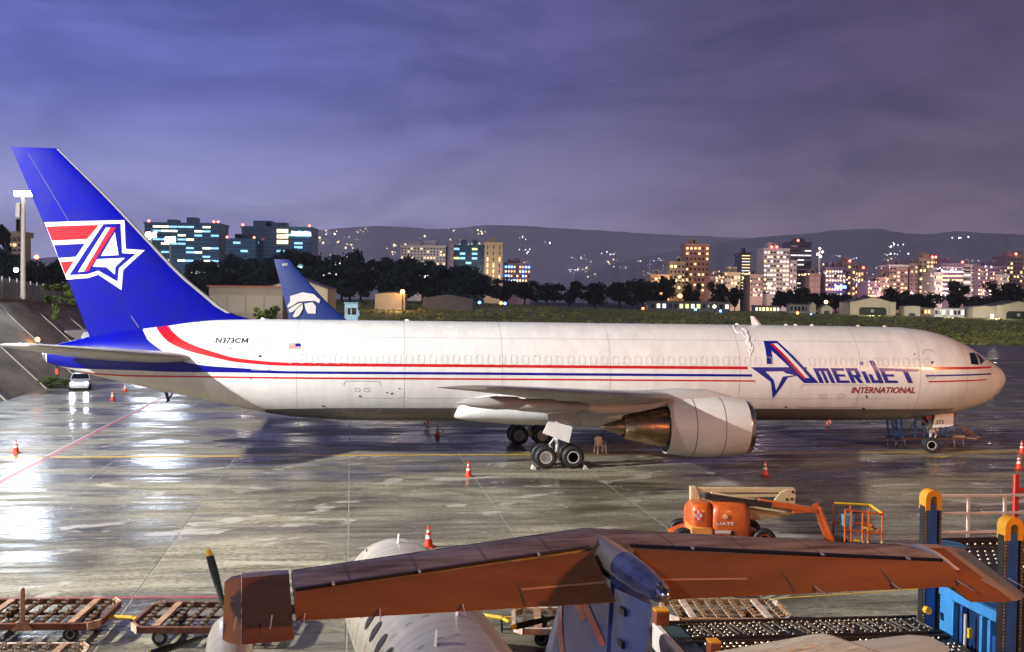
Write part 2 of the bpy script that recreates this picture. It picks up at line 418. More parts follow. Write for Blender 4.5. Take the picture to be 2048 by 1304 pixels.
rh = sorted([side_at(336, 651, .4), side_at(344.5, 664.6, 1.3), pf(369, 682), pf(420, 701.5), pf(479, 717), pf(575, 725), pf(900, 728.5), pf(1200, 731), pf(1497, 733)])
rl = sorted([side_at(313, 655, .4), side_at(320, 669, 1.3), pf(338, 685), pf(369, 699.5), pf(420, 713), pf(479, 725), pf(575, 731.5), pf(900, 734.2), pf(1200, 736.6), pf(1497, 738.8)])
band('red_sweep', lambda x: interp(rh, x) if x > rh[0][0] else sec(x)[0] + sec(x)[1] * .999, lambda x: interp(rl, x), rl[0][0], -36.5, M_RED, AC, .012, .07, (-1, 1), 8)
band('red_stripe', lambda x: interp(rh, x), lambda x: interp(rl, x), -36.5, pf(1495, 736)[0], M_RED, AC, .012, .8, (-1, 1), 2)
t2h = tabf([(110, 736.5), (144, 741), (267, 750), (420, 752), (575, 754), (900, 756), (1512, 760.5)]); t2l = tabf([(110, 739.2), (144, 743.6), (267, 752.8), (420, 755), (575, 757.2), (900, 759.2), (1512, 763.2)])
band('thin_red_stripe', t2h, t2l, pf(115, 740)[0], pf(1510, 762)[0], M_RED, AC, .016, .4, (-1, 1), 1)
for nm, a, b, mt_, d0, d1 in (('red_stripe', (1845, 736.4), (1983, 734.4), M_RED, 2.8, 1.9), ('blue_stripe', (1852, 751.5), (1982, 747.5), M_LET, 1.7, 1.4), ('thin_red_stripe', (1857, 763.2), (1974, 759.2), M_RED, 1.5, 1.2)):
    decal(nm, [[(a[0], a[1] - d0), (b[0], b[1] - d1), (b[0], b[1] + d1), (a[0], a[1] + d0)]], mt_, AC, .014)
# flank lettering and emblem
def q4(p): return (1450 + p[0] / 3.425, 620 + p[1] / 3.425)
Z = lambda *ps: [q4(p) for p in ps]
emb = decal('winged_letter', [Z((263, 212), (300, 212), (318, 285), (327, 370), (288, 370)), Z((280, 212), (355, 212), (590, 445), (642, 500), (540, 500), (505, 465), (440, 392), (300, 262)),
      Z((175, 392), (560, 392), (545, 440), (430, 462), (325, 605), (312, 492))], M_LET, AC, .012)
decal('emblem_star_field', [Z((278, 422), (400, 420), (415, 434), (478, 446), (395, 456), (348, 550), (333, 478))], M_WHITE, emb, .018)
decal('emblem_white_bar', [Z((328, 230), (356, 230), (578, 466), (551, 466))], M_WHITE, emb, .018)
decal('emblem_red_bar', [Z((306, 232), (328, 230), (551, 466), (533, 469))], M_RED, emb, .020)
def sl(s, y): return (s - (498 - y) * .47, y)
def st(s0, s1, y0, y1): return Z(sl(s0, y0), sl(s1, y0), sl(s1, y1), sl(s0, y1))
LET = {'letter_m': [st(648, 676, 398, 500), st(690, 712, 398, 500), st(728, 754, 398, 500), st(648, 754, 398, 418)],
       'letter_e': [st(768, 796, 398, 500), st(768, 856, 398, 416), st(768, 846, 440, 456), st(768, 856, 482, 500)],
       'letter_r': [st(868, 896, 398, 500), st(868, 950, 398, 416), st(924, 950, 398, 458), st(868, 950, 444, 460), [*Z((885, 458), (915, 458), (950, 500), (918, 500))]],
       'letter_i': [st(968, 996, 420, 500)], 'letter_j': [st(1056, 1086, 347, 500), st(1008, 1086, 480, 500), st(1008, 1032, 440, 500)],
       'letter_e.001': [st(1098, 1126, 398, 500), st(1098, 1195, 398, 418), st(1098, 1180, 440, 456), st(1098, 1186, 482, 500)],
       'letter_t': [Z((1150, 400), (1335, 402), (1324, 423), (1165, 421)), st(1252, 1286, 410, 500)]}
for k_, ps in LET.items(): decal(k_.split('.')[0], ps, M_LET, AC, .013)
stp = []
for i in range(10):
    r_ = 19 if i % 2 == 0 else 8; a_ = -math.pi / 2 + i * math.pi / 5; stp.append((936 + r_ * math.cos(a_), 365 + r_ * math.sin(a_)))
decal('letter_star', [Z(*stp)], M_LET, AC, .013)
def text_decal(name, txt, u0, v0, u1, v1, mt_, parent, shear=0, bold=0, off=.013, conv=pf, fn=None, dv=0):
    vs, fs = text_polys(txt, 1, shear, bold)
    pts = [conv(u0 + a * (u1 - u0), v1 + (v0 - v1) * b + dv * a) for a, b in vs]
    return bm_obj(cut_map(None, fn or (lambda x, z: map_fus(x, z, off)), verts=pts, faces=fs), name, mt_, parent)
M_TXTR = mat('lettering_red_paint', (.28, .012, .02), .35); M_TXTN = mat('lettering_navy_paint', (.004, .006, .014), .35)
text_decal('cargo_lettering', 'INTERNATIONAL', 1701.5, 774, 1829.5, 786, M_TXTR, AC, .35, .022)
text_decal('registration_lettering', 'N373C', 430.5, 675, 482, 686, M_TXTN, AC, .18, .022, dv=.6)
def mst(a, b, w): return [(484 + (a[0] - w) * 12 + a[1] * 1.6, 686.8 - a[1] * 11), (484 + (a[0] + w) * 12 + a[1] * 1.6, 686.8 - a[1] * 11), (484 + (b[0] + w) * 12 + b[1] * 1.6, 686.8 - b[1] * 11), (484 + (b[0] - w) * 12 + b[1] * 1.6, 686.8 - b[1] * 11)]
decal('registration_lettering', [mst((.0, 0), (.0, 1), .09), mst((.85, 0), (.85, 1), .09)], M_TXTN, AC, .013); decal('registration_lettering', [mst((.43, .18), (.0, 1), .09)], M_TXTN, AC, .0145); decal('registration_lettering', [mst((.43, .18), (.85, 1), .09)], M_TXTN, AC, .016)
# flag
fl = decal('flag', [[(577, 686.5), (601, 687), (601, 698), (577, 697.5)]], M_WHITE, AC, .012)
for i in range(7):
    v0 = 686.6 + i * 1.6; decal('flag_stripe', [[(577, v0), (601, v0 + .4), (601, v0 + 1.25), (577, v0 + .85)]], M_RED, fl, .015)
decal('flag_canton', [[(591, 686.7), (601, 687), (601, 693), (591, 692.8)]], M_LET, fl, .018)
# plugged cabin windows (outlines proud of the skin)
def ring_mesh(name, outer, inner, mt_, fn):
    mb = MB(); k = len(outer); mb.add([fn(*q) for q in outer] + [fn(*q) for q in inner], [(i, (i + 1) % k, k + (i + 1) % k, k + i) for i in range(k)])
    return mb
def rrect(cx, cz, w, h, r, k=4):
    pts = []
    for sx_, sz_, a0 in ((1, 1, 0), (-1, 1, 90), (-1, -1, 180), (1, -1, 270)):
        for i in range(k + 1):
            a = R(a0 + 90 * i / k); pts.append((cx + sx_ * (w / 2 - r) + r * math.cos(a), cz + sz_ * (h / 2 - r) + r * math.sin(a)))
    return pts
zw = pf(900, 719)[1]
pl_me = ring_mesh('window_plug', rrect(-20, zw, .35, .49, .13), rrect(-20, zw, .31, .45, .115), M_SEAM, lambda x, z: map_fus(x, z, .014)).mesh('window_plug', mat('plug_outline', (.60, .59, .56), .5))
xw = pf(580, 717)[0]
while xw < -1.2:
    if not (-9.9 < xw < -8.3): put('window_plug', pl_me, AC, (xw + 20, 0, 0))
    xw += .62
def panel_ring(name, u0, v0, u1, v1, r=.12, w=.035, mt_=M_SEAM, parent=AC, off=.012):
    (x0, za), (x1, zb) = pf(u0, v0), pf(u1, v1)
    cx, cz, ww, hh = (x0 + x1) / 2, (za + zb) / 2, abs(x1 - x0), abs(za - zb)
    bm_ = ring_mesh(name, rrect(cx, cz, ww, hh, r, 4), rrect(cx, cz, ww - 2 * w, hh - 2 * w, r * .8, 4), mt_, lambda x, z: map_fus(x, z, off))
    return bm_.build(name, mt_, parent)
dr = panel_ring('door', 500, 686, 543, 741, .2)
decal('handle', [[(518, 710.5), (523, 710.5), (523, 714.5), (518, 714.5)]], M_BLACK, dr, .02)
panel_ring('cargo_door', 687, 761.5, 760, 826, .2)
panel_ring('cargo_hatch', 709, 776, 720, 783, .04, .02); panel_ring('cargo_hatch', 727, 776, 739, 783, .04, .02)
d2 = panel_ring('door', 1844, 699, 1873, 757, .2)
decal('handle', [[(1862, 722.5), (1866, 722.5), (1866, 727), (1862, 727)]], M_BLACK, d2, .02)
panel_ring('main_cargo_door', 1603, 769, 1724, 815, .1, .03); panel_ring('cargo_hatch', 1640, 789, 1652, 795, .03, .02); panel_ring('cargo_hatch', 1676, 788, 1687, 795, .03, .02)
for u, v, a, b in ((461, 697, 3, 2.4), (720, 792, 4, 3), (774, 785, 2.5, 2.5), (784, 787, 4, 3), (647, 812, 7, 2.4), (1572, 814, 5, 2.6), (1727, 817, 5.5, 3), (799, 777, 3, 2), (1829, 708, 2.5, 2.5), (1733, 793, 3, 5), (502, 757, 3, 2)):
    decal('vent', [[(u - a / 2, v - b / 2), (u + a / 2, v - b / 2), (u + a / 2, v + b / 2), (u - a / 2, v + b / 2)]], M_BLACK, AC, .014)
for xx in (-36.2, -30.6, -25.4, -19.5, -12.2, -5.2, -1.6, 1.35):                # skin joints
    band('skin_joint', lambda x: sec(x)[0] + sec(x)[1] * .999, belly_line, xx, xx + .022, M_SEAM, AC, .005, .02, (-1,), 24)
for zz in (6.55, 3.35): band('skin_joint', lambda x: zz, lambda x: zz - .018, -36, -3, M_SEAM, AC, .005, 3., (-1,), 1)
# buckled skin above the emblem
def ridge(pts, r):
    pts = [pf(*q4(p)) for p in pts]; rings = []
    fine = []
    for i in range(len(pts) - 1):
        for k in range(4): t = k / 4; fine.append((pts[i][0] * (1 - t) + pts[i + 1][0] * t, pts[i][1] * (1 - t) + pts[i + 1][1] * t))
    fine.append(pts[-1]); mb = MB()
    for i, (x, z) in enumerate(fine):
        t = i / (len(fine) - 1); w = r * (math.sin(math.pi * min(1, .12 + .88 * t)) ** .5 * .9 + .1); wob = 1 + .15 * math.sin(i * 1.3)
        c = map_fus(x, z, .0); no = (map_fus(x, z, .1) - c).normalized(); sd = Vector((1, 0, .35)).normalized()
        rings.append([c + sd * w * 2.3 * math.cos(a) * wob + no * w * .9 * math.sin(a) for a in (math.pi * k / 6 for k in range(7))] )
    mb.loft(rings, False, False, False); return mb
mb = MB()
for pts, r_ in ((((52, 104), (62, 128), (78, 150), (104, 162)), .036), (((118, 126), (142, 140), (146, 166), (160, 190), (152, 214), (172, 236), (170, 256), (190, 266), (174, 298), (168, 326)), .046), (((92, 146), (112, 152), (124, 168)), .028), (((60, 118), (84, 132), (92, 140)), .03), (((140, 150), (128, 176), (146, 190)), .028), (((158, 206), (146, 222), (160, 240)), .03), (((182, 258), (166, 274), (172, 292)), .032), (((200, 180), (196, 210), (204, 236)), .012), (((224, 190), (220, 230), (226, 262)), .010), (((172, 226), (188, 240), (192, 268)), .02)):
    q = ridge(pts, r_); mb.add(q.v, q.f)
mb.build('buckled_skin', M_WHITE, AC, 70)
# cockpit windows
q = decal('cockpit_window', [[(1938, 706), (1949.5, 705.5), (1958, 729.8), (1942, 728)]], M_GLASSD, AC, .016)
decal('cockpit_window', [[(1951.5, 706.5), (1957, 709), (1969, 722.5), (1961, 729)]], M_GLASSD, AC, .016)
decal('cockpit_window', [[(1959, 710.5), (1962, 712.5), (1971.5, 721.5), (1970.5, 722.2)]], M_GLASSD, AC, .016)
# roof antennas
def blade(u, v, h, c, sweep):
    x, z = side_at(u, v, 0); zt = interp(TOPS, x); mb = MB()
    rings = []
    for t in (0, .6, 1):
        cc = c * (1 - .62 * t); x0 = x - sweep * t
        rings.append([Vector((x0 + cc * a, b * cc * .12, zt - .03 + (h + .03) * t)) for a, b in ((.5, 0), (.2, 1), (-.5, 0), (.2, -1))])
    mb.loft(rings); return mb.build('antenna', M_WHITE, AC, bevel=0)
blade(1514, 652, .50, .62, .30)
for u in (1475, 1573, 1592, 1625, 1717, 1770, 815, 527): blade(u, 650, .09, .34, .05)
# fin with emblem
FL = sorted([(16.23, -48.73), (13.4, -45.85), (11.49, -44.05), (9.61, -42.23), (8.64, -41.06), (7.9, -40.14), (7.46, -39.1), (7.3, -38.2), (6.2, -38.0)])
FT = sorted([(16.23, -51.05), (12.42, -49.47), (9.38, -48.2), (6.52, -47.13), (6.2, -47.0)])
def foil(s): return 5 * (.2969 * math.sqrt(max(s, 0)) - .126 * s - .3516 * s * s + .2843 * s**3 - .1030 * s**4)
def fin_y(x, z, off=0):
    a, b = interp(FL, z), interp(FT, z); s_ = max(0.0, min(1, (a - x) / (a - b)))
    return foil(s_) * min(.09 * (a - b), .56) + off
rings = []
S = [0, .006, .02, .05, .1, .17, .26, .37, .5, .62, .74, .86, .95, 1]
for i in range(31):
    z = 6.25 + (16.23 - 6.25) * i / 30; a, b = interp(FL, z), interp(FT, z)
    up_ = [(a + (b - a) * s_, s_) for s_ in S]
    ring = [Vector((x, fin_y(x, z), z)) for x, s_ in up_] + [Vector((x, -fin_y(x, z), z)) for x, s_ in reversed(up_[1:])]
    rings.append(ring)
mb = MB(); mb.loft(rings, True, True); fin = mb.build('tail_fin', M_BLUE, AC, 50)
def pfin(u, v): return side_at(u, v, .3)
def q1(p): return (p[0] / 2.006, 250 + p[1] / 2.006)
Y = lambda *ps: [q1(p) for p in ps]
def fdec(name, polys, mt_, off, par): return decal(name, polys, mt_, par, conv=pfin, fn=lambda x, z: Vector((x, -fin_y(x, z, off), z)))
ti = fdec('tail_emblem', [Y((172, 389), (497, 381), (504, 497), (580, 502), (493, 582), (486, 662), (392, 600), (352, 613), (262, 620))], M_WHITE, .012, fin)
fdec('emblem_red_bar', [Y((180, 406), (396, 400), (347, 457), (203, 463)), Y((237, 549), (292, 545), (262, 592), (256, 600))], M_RED, .018, ti)
fdec('emblem_blue_field', [Y((211, 481), (338, 475), (301, 528), (229, 533)), Y((414, 397), (482, 395), (489, 514), (543, 517), (476, 574), (470, 628), (392, 584), (348, 598), (273, 602))], M_BLUE, .018, ti)
fdec('emblem_white_bar', [Y((424, 411), (441, 411), (334, 587), (309, 590)), Y((460, 430), (475, 522), (403, 525)), Y((388, 538), (500, 533), (462, 570), (460, 600), (425, 570), (370, 568))], M_WHITE, .024, ti)
fdec('emblem_red_stripe', [Y((441, 411), (464, 410), (352, 585), (331, 588))], M_RED, .024, ti)
mb = MB()                                                   # bare-metal leading edge
rr = []
for i in range(24):
    z = 7.7 + (16.2 - 7.7) * i / 23; a, b = interp(FL, z), interp(FT, z)
    rr.append([Vector((a - (a - b) * s_, sg * (fin_y(a - (a - b) * s_, z) + .02), z)) for s_, sg in ((.035, 1), (.012, 1), (.003, 1), (0, 0), (.003, -1), (.012, -1), (.035, -1))])
    rr[-1][3].x += .03
mb.loft(rr, False, False, False); mb.build('leading_edge', mat('leading_edge_metal', (.62, .61, .58), .4, .3), fin, 60)
rudder = MB()
for z0, z1 in ((6.9, 11.3), (11.36, 15.9)):
    vs = []
    for z in (z0, z1):
        a, b = interp(FL, z), interp(FT, z)
        for s_ in (.70, .705): vs.append(Vector((a + (b - a) * s_, -fin_y(a + (b - a) * s_, z, .008), z)))
    rudder.add(vs, [(0, 1, 3, 2)])
rudder.build('rudder_seam', M_DARKSEAM, fin)
# lifting surfaces
def surface(name, stations, mt_, parent, ang=50, sgn=-1, ns=None):
    # stations: (lat, x_le, chord, z, thickness ratio, twist)
    rings = []
    for la, xl, c, z, tk, tw in stations:
        up_ = []; dn = []
        for s_ in S:
            t = foil(s_) * tk * c; xx = xl - c * s_; dz = math.tan(R(tw)) * (c * (.35 - s_))
            cam = .06 * tk * c * 4 * s_ * (1 - s_)
            up_.append(Vector((xx, sgn * la, z + dz + t + cam))); dn.append(Vector((xx, sgn * la, z + dz - t * .85 + cam)))
        rings.append(up_ + list(reversed(dn[1:-1])))
    mb = MB(); mb.loft(rings); return mb.build(name, mt_, parent, ang)
WST = [(1.6, -13.0, 10.9, 2.95, .125, 3), (2.6, -13.7, 10.1, 3.12, .12, 3), (5.2, -15.5, 8.6, 3.5, .115, 2.5), (8.2, -17.6, 6.7, 3.85, .11, 1.5), (14, -21.6, 4.75, 4.5, .105, .5), (20, -25.8, 3.25, 5.18, .10, -.5), (23.2, -28.0, 2.45, 5.53, .095, -1), (23.75, -28.7, 1.7, 5.6, .08, -1)]
for sg in (-1, 1):
    w_ = surface('wing', WST, M_WINGG, AC, sgn=sg)
    for la, x0, ln in ((6.3, -22.0, 3.6), (10.6, -22.3, 4.2), (15.2, -24.4, 3.6), (19.0, -26.6, 2.8)):
        zz = interp([(q[0], q[3]) for q in WST], la) - .42
        mb = MB(); mb.lathe([(-ln, .02), (-ln * .8, .16), (-ln * .45, .27), (-ln * .15, .24), (0, .05)], (x0, sg * la, zz), n=14)
        mb.build('flap_track_fairing', M_WINGG, w_, 60)
    for a_, b_ in ((0, 2), (2, 4), (4, 6)):                              # flap and slat seams, underside
        mb = MB()
        for fr in (.16, .72):
            p = []
            for k in (a_, b_):
                la, xl, c, z, tk, tw = WST[k + 1]; t = foil(fr) * tk * c
                for d_ in (0, .03): p.append(Vector((xl - c * fr - d_, sg * la, z + math.tan(R(tw)) * c * (.35 - fr) - t * .85 + .06 * tk * c * 4 * fr * (1 - fr) - .012)))
            mb.add(p, [(0, 1, 3, 2)])
        mb.build('wing_seam', M_DARKSEAM, w_)
SST = [(.9, -40.9, 7.2, 5.28, .10, -1), (2.0, -41.75, 6.5, 5.42, .10, -1), (9.1, -47.1, 2.35, 6.28, .09, -1), (9.35, -47.5, 1.7, 6.31, .07, -1)]
for sg in (-1, 1): surface('tailplane', SST, M_WINGG, AC, sgn=sg)
# wing to body fairing
mb = MB(); rings = []
for x, w_, zc, hz in ((-11.9, .6, 2.3, .3), (-12.6, 1.9, 2.35, .6), (-13.6, 2.6, 2.6, .9), (-15.5, 2.9, 2.75, 1.08), (-21, 2.98, 2.8, 1.12), (-24.5, 2.9, 2.85, 1.08), (-26.2, 2.72, 2.85, .96), (-27.2, 2.45, 2.78, .78), (-27.7, 1.9, 2.6, .52), (-27.95, 1.0, 2.45, .3)):
    rings.append([Vector((x, w_ * math.copysign(abs(math.cos(a)) ** .7, math.cos(a)), zc + hz * math.copysign(abs(math.sin(a)) ** .8, math.sin(a)))) for a in (2 * math.pi * k / 36 for k in range(36))])
mb.loft(rings); mb.build('belly_fairing', M_WHITE, AC, 60)
# engines
M_COWL = mat('cowl_white_paint', (.66, .65, .61), .32, var=.16, scale=1.2, rvar=.08, stretch=(.4, 1, 1), coat=.2)
for sg in (-1, 1):
    c = (0, sg * 7.92, 2.44)
    eng = empty('engine', (c[0] - .35, c[1], c[2])); eng.parent = AC
    mb = MB(); mb.lathe([(-13.55, 1.02), (-13.36, 1.12), (-13.28, 1.22), (-13.33, 1.31), (-13.6, 1.38)], n=48); mb.build('inlet_lip', M_METAL, eng, 70)
    mb = MB(); mb.lathe([(-13.6, 1.383), (-14.3, 1.46), (-15.4, 1.50), (-16.6, 1.44), (-17.6, 1.32), (-17.62, 1.25), (-17.0, 1.22)], n=48); cow = mb.build('cowl', M_COWL, eng, 60)
    mb = MB(); mb.lathe([(-13.5, 1.02), (-14.2, 1.08), (-14.9, 1.12), (-14.92, .001)], n=48); mb.build('inlet_duct', M_BELLY, eng, 60)
    mb = MB(); mb.lathe([(-14.2, .01), (-14.45, .2), (-14.8, .34), (-14.88, .34)], n=24); mb.build('spinner', M_BLACK, eng, 60)
    for k in range(20):
        a = k * math.pi / 10; mb = MB(); mb.bar((-14.78, .3 * math.cos(a), .3 * math.sin(a)), (-14.84, 1.08 * math.cos(a + .12), 1.08 * math.sin(a + .12)), .03, .24, (1, 0, 0)); mb.build('fan_blade', M_METAL, eng)
    mb = MB(); mb.lathe([(-17.2, 1.0), (-17.7, .98), (-18.4, .88), (-19.1, .72), (-19.7, .58), (-19.72, .52), (-19.2, .5)], n=40); mb.build('core_nozzle', M_HOT, eng, 60)
    mb = MB(); mb.lathe([(-17.0, 1.22), (-17.1, 1.0)], n=40); mb.build('fan_exit', M_BELLY, eng, 60)
    mb = MB(); mb.lathe([(-19.3, .42), (-20.0, .34), (-20.6, .16), (-20.85, .02)], n=28); mb.build('exhaust_plug', M_HOT, eng, 60)
    for xx, rr_ in ((-14.9, 1.489), (-16.35, 1.463)):
        mb = MB(); mb.lathe([(xx, rr_ + .004), (xx - .03, rr_ + .004)], n=48); mb.build('cowl_seam', M_DARKSEAM, cow)
    mb = MB(); rings = []
    for x, z0, z1, w_ in ((-14.2, 1.38, 1.52, .06), (-15.5, 1.4, 1.86, .26), (-17.0, 1.2, 1.90, .34), (-19.2, .75, 1.72, .36), (-21.0, .7, 1.42, .30), (-22.8, 1.05, 1.4, .06)):
        rings.append([Vector((x, w_ * a, z0 + (z1 - z0) * b)) for a, b in ((-1, 0), (1, 0), (1, .7), (.5, 1), (-.5, 1), (-1, .7))])
    mb.loft(rings); mb.build('pylon', M_WINGG, eng, 60)
# landing gear
def wheel_mesh(r, w, hub):
    t = MB(); t.lathe([(-w / 2 * .72, r * .56), (-w / 2, r * .74), (-w / 2 * .92, r * .9), (-w / 2 * .6, r * .985), (0, r), (w / 2 * .6, r * .985), (w / 2 * .92, r * .9), (w / 2, r * .74), (w / 2 * .72, r * .56)], axis='y', n=36)
    h_ = MB(); h_.lathe([(-w / 2 * .72, r * .56), (-w / 2 * .80, r * .54), (-w / 2 * .78, r * .46), (-w / 2 * .35, r * .42), (-w / 2 * .3, r * .2), (-w / 2 * .7, r * .17), (-w / 2 * .72, .005)], axis='y', n=28)
    h_.lathe([(w / 2 * .72, r * .56), (w / 2 * .4, r * .4), (w / 2 * .4, .005)], axis='y', n=28)
    return t.mesh('tyre', M_TYRE, 50), h_.mesh('rim', hub, 40)
TY, RM = wheel_mesh(.58, .42, M_STEEL)
TN, RN = wheel_mesh(.47, .32, M_STEEL)
def add_wheel(parent, loc, ty=TY, rm=RM, flip=False, rz=0):
    w_ = empty('wheel', loc, rz + (math.pi if flip else 0)); w_.parent = parent
    put('tyre', ty, w_); put('rim', rm, w_); return w_
for sg in (-1, 1):
    g_ = empty('main_gear', (-22.75, sg * 4.65, 0)); g_.parent = AC
    for dx in (-.71, .71):
        for dy in (-.57, .57):
            w_ = add_wheel(g_, (dx, dy, .58), flip=dy > 0)
    mb = MB(); mb.cyl((-.71, -.5, .58), (-.71, .5, .58), .10); mb.cyl((.71, -.5, .58), (.71, .5, .58), .10); mb.bar((-.75, 0, .6), (.75, 0, .6), .22, .28); mb.build('bogie_beam', M_STEEL, g_, bevel=.02)
    mb = MB(); mb.cyl((0, 0, .6), (0.02, 0, 1.5), .11, n=16); mb.cyl((0.02, 0, 1.4), (.05, -sg * -.1, 3.4), .19, n=16); mb.build('oleo_strut', M_STEEL, g_, 40)
    mb = MB(); mb.cyl((0, 0, 1.5), (.3, -sg * 1.9, 3.0), .07); mb.cyl((.05, 0, 1.3), (1.3, 0, 3.3), .06); mb.cyl((-.12, 0, .75), (-.42, 0, 1.15), .05); mb.cyl((-.42, 0, 1.15), (-.1, 0, 1.55), .05); mb.build('brace', M_STEEL, g_)
    for k, (dx, dz) in enumerate(((.55, 1.05), (-.5, 1.0), (.2, 1.6))):
        mb = MB(); mb.tube([(0, sg * .2, dz + .4), (dx * .6, sg * .22, dz), (dx, sg * .2, .8)], .022, 6); mb.build('brake_hose', M_BLACK, g_)
    def gp(u, v, lat=5.75):
        x, z = side_at(u, v, lat); return (x + 22.75, z)
    mb = MB(); mb.prism([gp(1085, 866), gp(1097, 841), gp(1145, 853), gp(1138, 886)], sg * 1.10, sg * 1.16); mb.build('gear_door', M_WHITE, g_, bevel=.01)
    mb = MB(); mb.prism([gp(1097, 839.5), gp(1092, 812), gp(1128, 800), gp(1153, 822), gp(1162, 851), gp(1146, 852)], sg * 1.0, sg * 1.06); mb.build('gear_door', M_WINGG, g_, bevel=.01)
    for dx in (-1.34, 1.34):
        mb = MB(); mb.prism([(dx - .12, 0), (dx + .12, 0), (dx + .03, .17), (dx - .03, .17)], -.85, -.3); mb.build('wheel_chock', mat('chock_paint', (.6, .58, .5), .6, var=.4), g_)
ng = empty('nose_gear', (.45, 0, 0)); ng.parent = AC
nw = R(-20)
for dy in (-.40, .40): add_wheel(ng, (-dy * math.sin(nw) * 1.0, dy * math.cos(nw), .47), TN, RN, flip=dy > 0, rz=nw)
mb = MB(); mb.cyl((-.14, -.38, .47), (.14, .38, .47), .07); mb.cyl((0, 0, .45), (0, 0, 1.2), .085, n=16); mb.cyl((0, 0, 1.1), (-.12, 0, 2.5), .13, n=16); mb.build('oleo_strut', M_STEEL, ng, 40)
mb = MB(); mb.cyl((-.05, 0, 1.5), (-1.2, 0, 2.4), .06); mb.cyl((.12, 0, .65), (.36, 0, 1.0), .045); mb.cyl((.36, 0, 1.0), (.1, 0, 1.35), .045); mb.box(-.18, .2, -.2, .2, 1.2, 1.42); mb.build('steering_link', M_STEEL, ng, bevel=.01)
for dx, dz in ((-.35, 1.5), (.28, 1.35), (.3, 1.75)):
    mb = MB(); mb.cyl((dx, -.12, dz), (dx, -.26, dz), .1, n=14); mb.build('taxi_light', M_METAL, ng)
for sg in (-1, 1):
    mb = MB(); mb.prism([(-.25, 1.50), (1.05, 1.62), (1.05, 2.36), (-.1, 2.3)], sg * .62, sg * .66); nd = mb.build('nose_gear_door', M_WHITE if sg < 0 else M_REDD, ng, bevel=.008)
    if sg < 0:
        mb = MB(); vs, fs = text_polys('373', bold=.02); mb.add([(-.05 + a * .48, -.668, 1.72 + b * .24) for a, b in vs], fs); mb.build('door_number', M_BLACK, nd)
mb = MB(); mb.prism([(-.6, 2.0), (1.3, 2.15), (1.3, 2.42), (-.6, 2.3)], -.5, .5); mb.build('wheel_bay', M_REDD, ng)
# tail skid and drain mast
mb = MB(); mb.bar((-43.2, 0, 3.65), (-43.0, 0, 2.95), .05, .16, (1, 0, 0)); mb.bar((-42.7, 0, 3.5), (-43.15, 0, 2.9), .04, .08, (1, 0, 0)); mb.build('drain_mast', M_BLACK, AC)
mb = MB(); mb.lathe([(-49.2, .34), (-49.24, .36), (-49.35, .33), (-49.3, .2), (-48.9, .18)], (0, 0, 5.39), n=24); mb.build('tail_exhaust', M_METAL, AC, 60)
# parked warning streamers
M_STRW = mat('streamer_white', (.7, .66, .6), .8); M_STRR = mat('streamer_red', (.6, .06, .02), .8)
# ------------------------------------------------------------ T-tailed turboprop in the foreground
M_TPF = mat('turboprop_fuselage_paint', (.56, .51, .40), .34, .1, var=.28, scale=1.0, rvar=.08, stretch=(5, .35, .35), bump=.06, bscale=1.2, coat=.3)
M_TPW = mat('tailplane_wet_paint', (.50, .45, .36), .46, 0, col2=(.13, .11, .08), scale=2.6, rvar=.16, stretch=(2.6, .5, 1), spec=.25)
M_ELEV = mat('elevator_sodium_tint', (.33, .13, .040), .5, var=.35, scale=1.6, stretch=(2, .5, 1))  # orange-brown of the sodium light put into the base colour
M_TPB = mat('turboprop_blue_paint', (.022, .036, .14), .2, var=.0, col2=(.20, .24, .34), scale=3, coat=.4, stretch=(1, 3, 3))
M_TPP = mat('turboprop_pale_blue_paint', (.11, .16, .44), .25, var=.2, coat=.5)
M_RUB = mat('deice_boot', (.012, .012, .014), .35)
M_WICK = mat('static_wick', (.7, .67, .6), .5)
TP = empty('turboprop', (1.2, 9.55, 0), math.atan2(.972, -.233))
tag(TP, 'T-tailed turboprop airliner seen from behind in the foreground, blue fin with red swoosh', 'airplane')
t_top = sorted([(18.9, 1.55), (18.75, 1.78), (18.2, 2.12), (17.4, 2.46), (16.8, 2.98), (16.1, 3.22), (15, 3.30), (5, 3.30), (2, 3.32), (-.6, 3.0), (-1.4, 2.7)])
t_bot = sorted([(18.9, 1.55), (18.75, 1.3), (18.2, 1.05), (17, .86), (15, .80), (7, .80), (4, 1.05), (1, 1.8), (-1.4, 2.45)])
t_wid = sorted([(18.9, .0), (18.75, .25), (18.2, .55), (17.2, .92), (16, 1.17), (14.5, 1.25), (7, 1.25), (4, 1.1), (1, .62), (-1.4, .12)])
def tps(x):
    a, b, w = interp(t_top, x), interp(t_bot, x), interp(t_wid, x); return (a + b) / 2, max((a - b) / 2, .001), max(w, .001)
def tpp(x, th, off=0):
    zc, hz, w = tps(x); return Vector((x, (w + off) * math.sin(th), zc + (hz + off) * math.cos(th)))
mb = MB(); xs = [18.9, 18.85, 18.75] + [18.5 - .25 * i for i in range(16)] + [14.2 - .5 * i for i in range(31)] + [-1.4]
mb.loft([[tpp(x, 2 * math.pi * k / 56) for k in range(56)] for x in xs], False, True); mb.build('fuselage', M_TPF, TP, 60)
for x in (13.6, 12.3, 11.0, 9.7, 8.4, 7.1, 5.8):
    mb = MB(); mb.loft([[tpp(x + s_, a, .006) for a in (R(0), R(15), R(30), R(45), R(60), R(75), R(90), R(120))] for s_ in (0, .035)], False, False, False); mb.build('skin_joint', M_DARKSEAM, TP)
